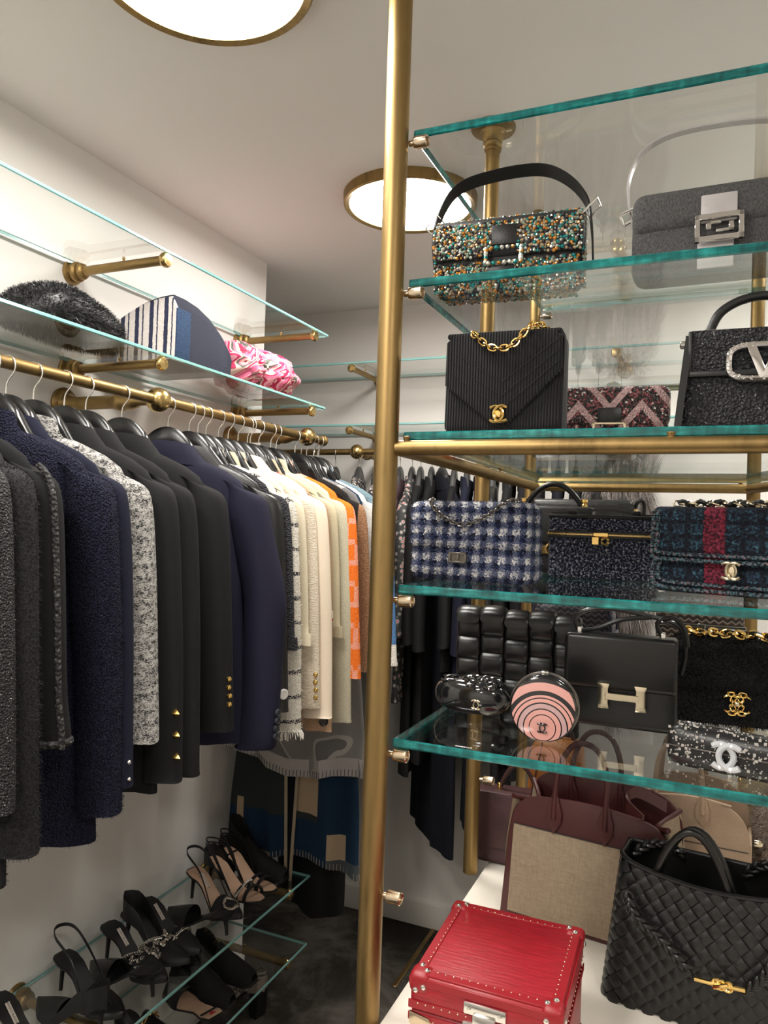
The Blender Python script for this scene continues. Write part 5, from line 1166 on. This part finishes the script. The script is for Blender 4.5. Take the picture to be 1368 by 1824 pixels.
k0, k1 = V((-.120, -.006, H - .048)), V((-.008, -.014, .092)); rope(catmull([k0, V((-.105, -.012, H - .075)), V((-.06, -.016, .13)), V((-.03, -.016, .105)), k1], 8), .0062, 'braided_cord')
rope(catmull([V((.062, -.014, .092)), V((.085, -.016, .12)), V((.11, -.012, .165)), V((.13, -.004, H - .04))], 8), .0062, 'braided_cord'); rope(catmull([V((.05, .11, H - .012)), V((.075, .10, H + .012)), V((.105, .09, H + .012)), V((.13, .075, H - .02))], 8), .0062, 'braided_cord'); rope(catmull([V((-.13, .10, H - .015)), V((-.10, .11, H + .004)), V((-.07, .115, H + .002)), V((-.04, .12, H - .015))], 8), .0062, 'braided_cord')
mb = MB(); mb.tube(catmull([(-.012, -.019, .090), (.010, -.021, .092), (.03, -.021, .094), (.06, -.019, .095)], 5), [.0034] * 16, 8)
for dx in (.020, .026, .036): mb.tube(arc(dx, .0935, .0066, 0, 350, 14, -.021), .0027, 7)
mb.tube(catmull([(.016, -.026, .089), (.026, -.028, .095), (.036, -.027, .099)], 5), .003, 7); mb.build('knotted_bar', 'gold', T); MB().tube(arc(k0.x, k0.z, .009, 0, 350, 18, k0.y), .0028, 8).build('eyelet', 'b_black_smooth', T)

# U  burgundy tote -----------------------------------------------------------------
T = bag('burgundy_tote', 'burgundy leather tote with beige canvas front panel', (-.205, 1.515, ZB + .001), -8, 'tote bag'); W, H = .345, .262
def dome(w, h, s_=0, n=12): return [(-w / 2, s_), (w / 2, s_)] + [(w / 2 - .012 - .058 * (1 - math.cos(pi / 2 * k / n)), h - .085 + .068 * math.sin(pi / 2 * k / n)) for k in range(n + 1)] + [(w / 2 * (1 - 2 * k / 8) * .6, h - .015 + .007 * math.sin(pi * k / 8)) for k in range(9)] + [(-w / 2 + .012 + .058 * (1 - math.cos(pi / 2 * k / n)), h - .085 + .068 * math.sin(pi / 2 * k / n)) for k in range(n, -1, -1)]
Mt = Matrix.Rotation(-.05, 4, 'X')
MB().prism(dome(W, H), -.001, .007, bev=.002, M=Mt).build('front_panel', 'b_burgundy', T); MB().prism(dome(W - .004, H + .022), .122, .130, bev=.002).build('back_panel', 'b_burgundy', T)
MB().prism([(-W / 2 + .016, .008), (W / 2 - .016, .008), (W / 2 - .022, H * .70), (-W / 2 + .022, H * .70)], -.0035, -.0005, bev=.001, M=Mt).build('canvas_panel', 'b_canvas', T)
MB().tube([Mt @ V((-W / 2 + .022, -.003, H * .705)), Mt @ V((W / 2 - .022, -.003, H * .705))], .0009, 5).build('stitching', 'stitch_dark', T)
for sx in (-1, 1):
    rg = [[V((sx * (W / 2 - .006 - .030 * max(0, f - .55) - fold_), .004 + .062 * 2 * u, H * (.02 + .90 * f) - .02 * f * math.sin(pi * u))) for u, fold_ in ((0, 0), (.5, .032 * f), (1, 0))] for f in [k / 8 for k in range(9)]]
    MB().grid(lambda a, b_: rg[round(b_ * 8)][round(a * 2)], 2, 8).build('side_gusset', 'b_canvas', T); MB().tube(catmull([rg[8][0], rg[8][1], rg[8][2]], 6), .005, 8).build('gusset_edge', 'b_burgundy', T)
MB().rbox((-W / 2 + .01, 0, 0), (W / 2 - .01, .125, .008), .002, 1).build('base', 'b_burgundy', T)
MB().strip(catmull([(W * .30, .02, H - .02), (W * .18, .06, H - .005), (W * .22, .09, H + .01), (W * .38, .10, H - .01)], 6), .022, .005, (0, .3, 1)).build('closing_strap', 'b_burgundy', T)
for y, yy in ((-.004, 0), (.118, 1)):
    for x in (-.066, .036):
        MB().prism([(x - .006, H - .004), (x + .006, H - .004), (x + .016, H - .036), (x + .015, H - .056), (x, H - .080), (x - .015, H - .056), (x - .016, H - .036)], y - .003, y + .002, bev=.001, M=Mt if not yy else None).build('handle_tab', 'b_burgundy', T)
    hp = catmull([(-.066, y - .002, H - .05), (-.066, y, H - .005), (-.062, y + .006, H + .05), (-.040, y + .012, H + .095), (-.012, y + .014, H + .105), (.016, y + .012, H + .092), (.034, y + .006, H + .05), (.036, y, H - .005), (.036, y - .002, H - .05)], 6)
    MB().tube([Mt @ p for p in hp] if not yy else hp, .0058, 10).build('handle', 'b_burgundy', T)
# V  plum bag
T = bag('plum_bag', 'plum grained leather flap bag at the back corner of the plinth', (-.412, 1.742, ZB + .001), 4); W, H = .165, .168
soft(W, .09, H, .014, .22, td=.7).build('body', 'b_plum', T); MB().prism([(-W / 2 - .001, H * .24), (W / 2 + .001, H * .24), (W / 2 * .98, H - .012), (W / 2 * .90, H + .002), (-W / 2 * .90, H + .002), (-W / 2 * .98, H - .012)], -.005, .05, bev=.004).build('flap', 'b_plum', T)
MB().tube(arch(-.028, .062, H + .002, .062, .03, 2.1), .0052, 10).build('handle', 'b_brown_dark', T)
for x in (-.028, .062): MB().lathe([(.004, 0), (.0065, .002), (.0065, .014), (.004, .017)], Matrix.Translation((x, .03, H)), 12).build('handle_ring', 'gold', T)
# W  tan bag
T = bag('tan_bag', 'tan saddle leather bag behind the plum bag under the lowest shelf', (-.33, 1.86, ZB + .001), 0); soft(.16, .08, .275, .03, .35, tw=.75).build('body', 'b_tan', T)
MB().tube(arch(-.04, .04, .265, .07, .04), .005, 8).build('handle', 'b_brown_dark', T); MB().rbox((-.082, -.004, .12), (.082, .0, .13), .001, 1).build('strap', 'b_tan', T); MB().tube([V((-.03, -.003, .27)), V((-.055, -.003, .14))], .0012, 6).build('cord', 'b_brown_dark', T)
# X  taupe tote
T = bag('taupe_tote', 'taupe grained leather tote with thin handles behind the woven tote', (-.012, 1.70, ZB + .001), -3, 'tote bag'); W, H = .235, .255
MB().prism(dome(W, H), 0, .008, bev=.002).build('front_panel', 'b_taupe', T); MB().prism(dome(W - .004, H + .016), .112, .120, bev=.002).build('back_panel', 'b_taupe', T)
for sx in (-1, 1): MB().rbox((sx * (W / 2 - .012) - .004, .004, 0), (sx * (W / 2 - .012) + .004, .116, H * .66), .002, 1).build('side_gusset', 'b_taupe', T)
MB().rbox((-W / 2 + .01, 0, 0), (W / 2 - .01, .116, .008), .002, 1).build('base', 'b_taupe', T)
MB().tube([V((-W / 2 + .014, -.0008, H * .60)), V((W / 2 - .014, -.0008, H * .60))], .0009, 5).build('stitching', 'stitch_dark', T)
for y in (-.003, .121):
    for x in (-.078, .016): MB().prism([(x - .006, H - .004), (x + .006, H - .004), (x + .014, H - .032), (x + .013, H - .050), (x, H - .064), (x - .013, H - .050), (x - .014, H - .032)], y - .002, y + .002, bev=.001).build('handle_tab', 'b_taupe', T)
    MB().tube(catmull([(-.078, y - .002, H - .04), (-.077, y, H + .01), (-.068, y + .006, H + .07), (-.031, y + .010, H + .108), (.006, y + .006, H + .07), (.015, y, H + .01), (.016, y - .002, H - .04)], 6), .0052, 10).build('handle', 'b_taupe', T)
MB().lathe([(.008, 0), (.008, .012), (.005, .016), (1e-5, .016)], Matrix.Translation((W / 2 - .004, .05, H * .62)) @ Matrix.Rotation(pi / 2, 4, 'Y'), 12).build('side_snap', 'pale_gold', T)
# Y  cream bag and fur bag at the right edge
T = bag('cream_bag', 'pale cream leather bag glimpsed behind the taupe tote', (.125, 1.91, ZB + .001), 0); soft(.10, .09, .285, .012, .2, tw=.9).build('body', 'b_cream', T); MB().rbox((-.045, -.003, .18), (.045, .0, .186), .001, 1).build('seam_strip', 'b_taupe', T); MB().tube(arch(-.04, .04, .28, .06, .045), .005, 8).build('handle', 'b_cream', T)
wool('fur_taupe', (.33, .26, .22), 120, .4)
T = bag('fur_bag', 'fluffy taupe fur bag at the right edge above the woven tote', (.180, 1.76, ZB + .001), 0); sb = soft(.13, .11, .25, .05, .6); sb.build('body', 'fur_taupe', T); fuzz(sb, 9000, .022, .0012, 9, .3).build('fur_pile', 'fur_taupe', T, smooth=False)['kind'] = 'stuff'; MB().rbox((-.067, .045, .13), (-.055, .07, .15), .003, 2).build('side_clasp', 'steel', T)
# ------------------------------------------------------------------ things on the left wall shelf
def furb(b):
    n1 = b.noise(120, 2); b.set('Base Color', b.ramp(n1, [(.3, (.003, .003, .0035)), (.7, (.022, .022, .024))]))
D('fur_black', (.012, .012, .013), .42, spec=.5, fn=furb)
T = thing('fur_collar', 'folded black fur on the left wall shelf', 'fur', (-1.345, 1.24, ZL + .001), 0, 'folded accessories on the left shelf'); rg = []
for i in range(15):
    f = i / 14; y = -.155 + .31 * f; k = max(.05, 1 - abs(2 * f - 1) ** 3) ** .5; rg.append([V((.095 * k * se(math.cos(a), .8) + .012 * math.sin(f * 7), y, .002 + .046 * k + .046 * k * se(math.sin(a), .7) + (.012 * math.sin(f * 4.5) * max(0, math.sin(a))))) for a in [2 * pi * j / 22 for j in range(22)]])
mb = MB().loft(rg); mb.build('pelt', 'fur_black', T); fuzz(mb, 14000, .013, .0013, 6, .2, (0, .3, 0), .7).build('fur_pile', 'fur_black', T, smooth=False)['kind'] = 'stuff'
wool('blanket_denim', (.034, .037, .055), 400, .35, bump=.5, stretch=(1, 1, 3)); wool('blanket_blue', (.03, .055, .11), 300, .3, bump=.5, stretch=(.2, 1, 1))
def stripes(b):
    q = b.xyz(); x = q[0]; n1 = b.noise(150, 2); xx = b.m('MULTIPLY_ADD', n1, .004, x)
    f = b.m('MAXIMUM', b.band(xx, .046, .20, .1), b.band(xx, .023, .18, .35)); c = b.mix(f, (.60, .56, .53), (.018, .022, .055)); c = b.mix(b.m('LESS_THAN', xx, -.062), c, (.025, .033, .085)); b.set('Base Color', c); b.bump(n1, .6, .003)
D('blanket_stripe', (.6, .57, .53), .9, fn=stripes)
T = thing('folded_blanket', 'folded navy blanket with white striped end on the left shelf', 'blanket', (-1.335, 1.475, ZL + .001), 0, 'folded accessories on the left shelf'); HB = .162
def brow(y, k, n=26):
    r = [V((.118, y, .0)), V((-.118, y, 0))]
    for i in range(n + 1):
        u = i / n; x = -.122 + .244 * u; r.append(V((x, y, max(.012, k * HB * (.42 + .58 * math.sin(pi / 2 * min(1, u * 1.12)) ** .8) * (1 if u < .93 else 1 - 3.0 * (u - .93) ** 1.0)))))
    return r[1:2] + r[2:] + r[:1]
ys = [(0, .94), (.006, 1), (.05, 1.0), (.10, .96), (.15, .86), (.19, .72), (.22, .50), (.232, .34)]
MB().loft([brow(y, k) for y, k in ys]).build('folded_body', 'blanket_denim', T); MB().loft([brow(-.003, .955), brow(.002, .97)]).build('striped_end', 'blanket_stripe', T)
sp = [V((.1245, y + .001, k * HB * .79)) for y, k in ys]; MB().rbox((.1185, -.004, .002), (.1245, .050, HB * .78), .003, 2).build('woven_border', 'blanket_blue', T)
def swirl(b):
    n1 = b.noise(6.5, 1, .35, dist=.7); f = b.m('FRACT', b.m('MULTIPLY', n1, 7.5))
    b.set('Base Color', b.ramp(f, [(0, (.80, .16, .30)), (.17, (.42, .012, .07)), (.30, (.82, .58, .50)), (.44, (.78, .20, .33)), (.56, (.10, .11, .085)), (.68, (.80, .55, .48)), (.78, (.55, .02, .10)), (.90, (.86, .38, .46))], 'CONSTANT')); b.set('Roughness', .6)
D('scarf_swirl', (.8, .25, .35), .6, fn=swirl)
T = thing('silk_scarf', 'bundled pink swirl-print scarf at the far end of the left shelf', 'scarf', (-1.335, 1.925, ZL + .001), 0, 'folded accessories on the left shelf')
def knot(nm, c, sc, seed, amp, fr):
    rg = []
    for i in range(1, 26):
        th = pi * i / 26; rg.append([V((c[0] + sc[0] * math.sin(th) * math.cos(a), c[1] + sc[1] * math.sin(th) * math.sin(a), max(.002, c[2] - sc[2] * math.cos(th)))) * 1.0 for a in [2 * pi * j / 48 for j in range(48)]])
    out = []
    for r in rg:
        q = []
        for p in r:
            d = (p - V(c)); dn = d.normalized(); ang = math.atan2(d.z, d.y); k = amp * (math.sin(fr * ang + 4 * mnoise.noise(p * 9 + V((seed, 0, 0)))) + .6 * mnoise.noise(p * 22))
            p2 = p + dn * k; p2.z = max(.001, p2.z); q.append(p2)
        out.append(q)
    MB().loft(out).build(nm, 'scarf_swirl', T, sharp=0)
knot('bundle', (.01, .07, .066), (.120, .175, .072), 1, .009, 9); knot('gathered_end', (.045, -.085, .064), (.075, .095, .066), 7, .008, 11); knot('knot', (.07, -.01, .075), (.04, .05, .05), 3, .006, 7)

# ------------------------------------------------------------------ shoes
D('sh_black', (.012, .012, .013), .55); leather('sh_black_leather', (.012, .012, .012), .28, 500, .1); leather('sh_nude', (.55, .36, .25), .4, 600, .1); D('sh_pale', (.66, .58, .52), .5); D('sh_gold', (.7, .48, .2), .25, 1); D('sh_red', (.35, .01, .02), .5); D('sh_white', (.7, .68, .65), .5); wool('sh_suede', (.016, .0155, .016), 600, .3)
D('sh_clear', (.30, .25, .21), .15)
TXC = {}
def text(T, s, size, M, m, name='lettering'):
    if (s, size) not in TXC:
        cu = bpy.data.curves.new('lettering', 'FONT'); cu.body = s; cu.size = size; cu.align_x = 'CENTER'; cu.align_y = 'CENTER'; cu.extrude = .0002
        to = bpy.data.objects.new('lettering', cu); COL.objects.link(to); bpy.context.view_layer.update(); TXC[(s, size)] = bpy.data.meshes.new_from_object(to); bpy.data.objects.remove(to)
    me = TXC[(s, size)].copy(); me.materials.clear(); me.materials.append(MT(m)); o = bpy.data.objects.new(name, me); COL.objects.link(o); o.parent = T; o.matrix_basis = M; return o
def shoe(label, loc, rz, hh=.085, kind='mule', upper='sh_black', insole='sh_black', toe='point', deco=None, tagged=True, heel='stiletto', hm=None, L=.225, name='heeled_shoe', cat='shoe'):
    T = thing(name, label, cat, loc, rz, 'shoes on the glass shoe shelves'); rnd = random.Random(hash(label) % 1000 if False else len(label) * 7)
    def zc(t):
        if t < .2: return hh - .01 * (t / .2) ** 2
        if t < .64: u = (t - .2) / .44; return (hh - .01) * (1 - u * u * (3 - 2 * u)) + .006 * u
        return .006 + .006 * ((t - .64) / .36) ** 2
    def wd(t):
        K = [(0, .012), (.04, .024), (.14, .029), (.35, .022), (.5, .027), (.66, .039), (.8, .034), (.92, .018 if toe == 'point' else .032), (1, .003 if toe == 'point' else .014)]
        for (a, b_), (c, d) in zip(K, K[1:]):
            if t <= c: u = (t - a) / (c - a); return b_ + (d - b_) * u
        return K[-1][1]
    N = 26; ts = [i / N for i in range(N + 1)]
    MB().loft([[V((L * t, s_ * wd(t), zc(t) + q)) for s_, q in ((-1, -.004), (1, -.004), (1, .001), (-1, .001))] for t in ts]).build('sole', 'sh_black_leather', T)
    MB().loft([[V((L * t, s_ * wd(t) * .93, zc(t) + q)) for s_, q in ((-1, .0005), (1, .0005), (1, .0028), (-1, .0028))] for t in ts[1:-1]]).build('insole', insole, T)
    def shell(t0, t1, h0, h1, nm, m, n=10, cap=1.0):
        rg = []
        for i in range(n + 1):
            t = t0 + (t1 - t0) * i / n; h = h0 + (h1 - h0) * (i / n) ** 1.2; w_ = wd(t) * 1.03 + .0012; out = [V((L * t, w_ * math.cos(a), zc(t) - .002 + h * math.sin(a))) for a in [pi * k / 12 for k in range(13)]]; inn = [V((L * t, (w_ - .0018) * math.cos(a), zc(t) - .001 + (h - .002) * math.sin(a))) for a in [pi * k / 12 for k in range(12, -1, -1)]]; rg.append(out + inn)
        return MB().loft(rg).build(nm, m, T, sharp=60)
    def wallshell(t1, h, m, nm='heel_counter'):
        pts = []; n = 18
        for i in range(n + 1):
            u = -1 + 2 * i / n; t = t1 * abs(u) ** 1.6; y = wd(max(t, .0)) * (1 if u > 0 else -1) * min(1, abs(u) * 3); hhh = h * (1 - .75 * abs(u) ** 2.5); pts.append((V((L * t - .002 * (1 - abs(u)), y * 1.03, zc(t))), hhh))
        rg = [[p + V((0, 0, -.003)), p + V((0, 0, h_)), p * 1 + V((.0018, -math.copysign(.001, p.y), h_)), p + V((.0018, -math.copysign(.001, p.y), -.003))] for p, h_ in pts]; MB().loft(rg).build(nm, m, T)
    v0 = {'mule': .60, 'sling': .60, 'pump': .56, 'sandal': .70, 'loafer': .42, 'clog': .40, 'boot': .3}[kind]
    if kind == 'sandal':
        for t in (.68, .80): MB().strip([V((L * (t + .03 * math.cos(a)), (wd(t) * 1.05) * math.cos(a), zc(t) + .036 * math.sin(a))) for a in [pi * k / 14 for k in range(15)]], .012, .0022, (1, 0, 0)).build('toe_strap', upper, T)
        for z0, tt in ((.045, .1), (.06, .2)): MB().tube(catmull([(L * .5, wd(.5), zc(.5)), (L * .25, wd(.2) * 1.3, hh + z0 * .6), (-.004, 0, hh + z0), (L * .25, -wd(.2) * 1.3, hh + z0 * .6), (L * .5, -wd(.5), zc(.5))], 7), .0030, 6, flat=(1.2, .5)).build('ankle_strap', upper, T)
        wallshell(.22, .04, upper)
    else: shell(v0, 1.0, {'mule': .045, 'sling': .042, 'pump': .040, 'loafer': .062, 'clog': .07, 'boot': .08}[kind], .012 if toe == 'point' else .022, 'vamp', upper)
    if kind == 'pump': wallshell(.60, .052, upper)
    if kind == 'sling': MB().strip(catmull([(L * .60, wd(.6), zc(.6) + .012), (L * .34, wd(.3) * 1.15, zc(.3) + .034), (L * .08, wd(.1) * 1.0, hh + .055), (-.006, 0, hh + .062), (L * .08, -wd(.1) * 1.0, hh + .055), (L * .34, -wd(.3) * 1.15, zc(.3) + .034), (L * .60, -wd(.6), zc(.6) + .012)], 6), .0075, .002, (0, 0, 1)).build('sling_strap', upper, T)
    if kind in ('clog', 'boot'): wallshell(.45, .06 if kind == 'clog' else .12, upper)
    if kind in ('loafer', 'clog', 'boot'):
        MB().loft([[V((L * t, s_ * (wd(t) + .003), q)) for s_, q in ((-1, 0), (1, 0), (1, zc(t) - .003), (-1, zc(t) - .003))] for t in ts]).build('thick_sole', 'sh_black_leather', T)
    elif heel == 'block': MB().loft([[V((x, s_, z)) for x, s_ in ((.004 + k, -.023 + k * .2), (.045 - k, -.023 + k * .2), (.045 - k, .023 - k * .2), (.004 + k, .023 - k * .2))] for z, k in ((hh - .004, 0), (0, .006))]).build('heel', hm or upper, T)
    else: MB().tube(catmull([(.020, 0, hh - .002), (.018, 0, hh * .75), (.014, 0, hh * .35), (.012, 0, .001)], 4), [.0165, .0155, .013, .010, .008, .0068, .006, .0055, .0052, .005, .0048, .0048, .0048], 10).build('heel', upper, T)
    tx = .20
    if tagged:
        sl_ = math.atan2(zc(.42) - zc(.26), L * .16); M = Matrix.Translation((L * .30, 0, zc(.30) + .0034)) @ Matrix.Rotation(-sl_, 4, 'Y')
        tg = MB().box((-.024, -.005, -.0006), (.024, .005, .0004)).build('maker_label', 'sh_pale', T); tg.matrix_basis = M; text(tg, 'MANOLO BLAHNIK', .0062, Matrix.Translation((0, 0, .0005)), 'sh_black')
    if deco == 'leaf':
        mb = MB()
        for k in range(46):
            t = rnd.uniform(.56, .70); a = rnd.uniform(.35, pi - .35); mb.ico((L * t, wd(t) * 1.08 * math.cos(a), zc(t) + .048 * math.sin(a)), rnd.uniform(.003, .0058), 1, Matrix.Diagonal((1, 1.6, 1, 1)))
        for sg in (-1, 1):
            for k in range(11): mb.ico((L * .60 - .0045 * k, sg * (.012 + .0035 * k), zc(.6) + .048 - .0003 * k * k), .0050, 1, Matrix.Diagonal((1.8, .8, .8, 1)))
        mb.build('crystal_spray', 'crystal', T, smooth=False)
    if deco == 'buckle':
        mb = MB()
        for k in range(34): a = 2 * pi * k / 34; mb.ico((L * .80 + .019 * math.cos(a), .021 * math.sin(a), zc(.8) + .034 - .008 * abs(math.sin(a)) - .006 * math.cos(a)), rnd.uniform(.004, .006), 1)
        mb.build('crystal_buckle', 'crystal', T, smooth=False)
    if deco == 'line':
        mb = MB()
        for k in range(30): a = .2 + (pi - .4) * k / 29; mb.ico((L * (.62 + .10 * math.sin(a)), wd(.62) * 1.08 * math.cos(a), zc(.62) + .047 * math.sin(a)), rnd.uniform(.0036, .0052), 1)
        mb.build('crystal_band', 'crystal', T, smooth=False)
    if deco == 'horsebit': chain(MB(), [(L * .5, -.032 + .004 * k, zc(.5) + .062 - .0016 * (k - 8) ** 2 * .3) for k in range(17)], .013, .008, .0016, (1, 0, 0)).build('horsebit', 'sh_gold', T)
    if deco == 'heart':
        M = Matrix.Translation((L * .10, 0, zc(.1) + .0032)); MB().prism([(.010 * 16 * math.sin(a) ** 3 / 17, .010 * (13 * math.cos(a) - 5 * math.cos(2 * a) - 2 * math.cos(3 * a) - math.cos(4 * a)) / 17) for a in [2 * pi * k / 24 for k in range(24)]], -.0002, .0004, axis='z', M=M @ Matrix.Rotation(pi / 2, 4, 'Z')).build('heart_print', 'sh_red', T)
    if deco == 'letters':
        mb = MB()
        for k in range(9):
            x = L * (.30 + .075 * k); mb.tube(catmull([(x, -.044, .018), (x + .004, -.045, .030), (x + .008, -.045, .020 + .004 * (k % 3)), (x + .011, -.044, .026)], 3), .0013, 5)
        mb.build('white_script', 'sh_white', T)
    if deco == 'ornate':
        mb = MB(); 
        for k in range(60): t = rnd.uniform(.5, .95); a = rnd.uniform(.2, 2.9); mb.tube([V((L * t, wd(t) * 1.1 * math.cos(a), zc(t) + .058 * math.sin(a) * (1.3 - t))), V((L * t + .008, wd(t) * 1.1 * math.cos(a + .2), zc(t) + .058 * math.sin(a + .2) * (1.3 - t)))], .0012, 4)
        mb.build('embroidery', 'sh_pale', T)
    return T
HX = -1.405
SH = [
 (1.185, -6, 'black mule with printed maker label, at the bottom left corner', dict(kind='mule')),
 (1.275, 174, 'plain black pointed pump beside the bottom left mule', dict(kind='pump', tagged=False, hh=.07)),
 (1.365, -5, 'black slingback with thin raised strap left of the crystal leaf mule', dict(kind='sling', tagged=False, upper='sh_black_leather')),
 (1.44, 175, 'glossy black mule between the slingback and the crystal leaf mule', dict(kind='mule', hh=.06, tagged=False, upper='sh_black_leather')),
 (1.515, -6, 'black mule with crystal leaf spray', dict(kind='mule', deco='leaf')),
 (1.585, -2, 'black pump with crystal flower cluster beside the leaf mule', dict(kind='pump', deco='leaf', tagged=False)),
 (1.655, -8, 'black mule with crystal toe band and studded insole', dict(kind='mule', deco='line')),
 (1.862, -12, 'black slingback with beige insole and crystal buckle', dict(kind='sling', insole='sh_nude', deco='buckle')),
 (1.945, -4, 'black strappy sandal with beige insole and crystal band', dict(kind='sandal', insole='sh_nude', deco='line', tagged=False)),
 (2.02, -6, 'black ankle strap sandal with nude insole near the shelf end', dict(kind='sandal', insole='sh_nude', tagged=False, heel='block', upper='sh_suede'))]
for y, rz, lab, k in SH: shoe(lab, (HX + (.235 if rz > 90 else 0), y, ZH1 + .0005), rz, **k)
shoe('pointed black mule turned with its toe to the wall', (HX + .235, 1.738, ZH1 + .0005), 176, kind='mule', tagged=False, hh=.055)
shoe('chunky black boot at the far end of the upper shoe shelf', (HX - .02, 2.095, ZH1 + .0005), -3, kind='boot', toe='round', hh=.045, tagged=False, upper='sh_suede', name='ankle_boot', cat='boot')
LOW = [
 (1.39, -4, 'black shoe with white lettering on its side at the bottom edge', dict(kind='loafer', toe='round', hh=.03, tagged=False, deco='letters', name='flat_shoe')),
 (1.49, -4, 'black slipper with pale embroidery on the lower shelf', dict(kind='loafer', toe='round', hh=.03, tagged=False, deco='ornate', name='flat_shoe', upper='sh_suede')),
 (1.585, -8, 'black loafer with gold chain bit', dict(kind='loafer', toe='round', hh=.03, tagged=False, deco='horsebit', upper='sh_black_leather', name='loafer')),
 (1.80, -6, 'rounded black suede clog, nearer of the pair', dict(kind='clog', toe='round', hh=.035, tagged=False, upper='sh_suede', name='clog')),
 (1.91, -6, 'rounded black suede clog, farther of the pair', dict(kind='clog', toe='round', hh=.035, tagged=False, upper='sh_suede', name='clog'))]
for y, rz, lab, k in LOW: shoe(lab, (HX, y, ZH2 + .0005), rz, **k)
shoe('backless mule with beige insole and small red heart', (-1.165, 1.685, ZH2 + .0005), 163, kind='mule', toe='round', hh=.03, insole='sh_nude', upper='sh_black_leather', deco='heart', tagged=False, heel='block', name='slide')
q = onZ(470, 1762, .095); shoe('nude strappy sandal with black block heel standing on the carpet', (q.x, q.y, .001), 168, kind='sandal', hh=.09, insole='sh_pale', upper='sh_clear', tagged=False, heel='block', hm='sh_black_leather', name='sandal')
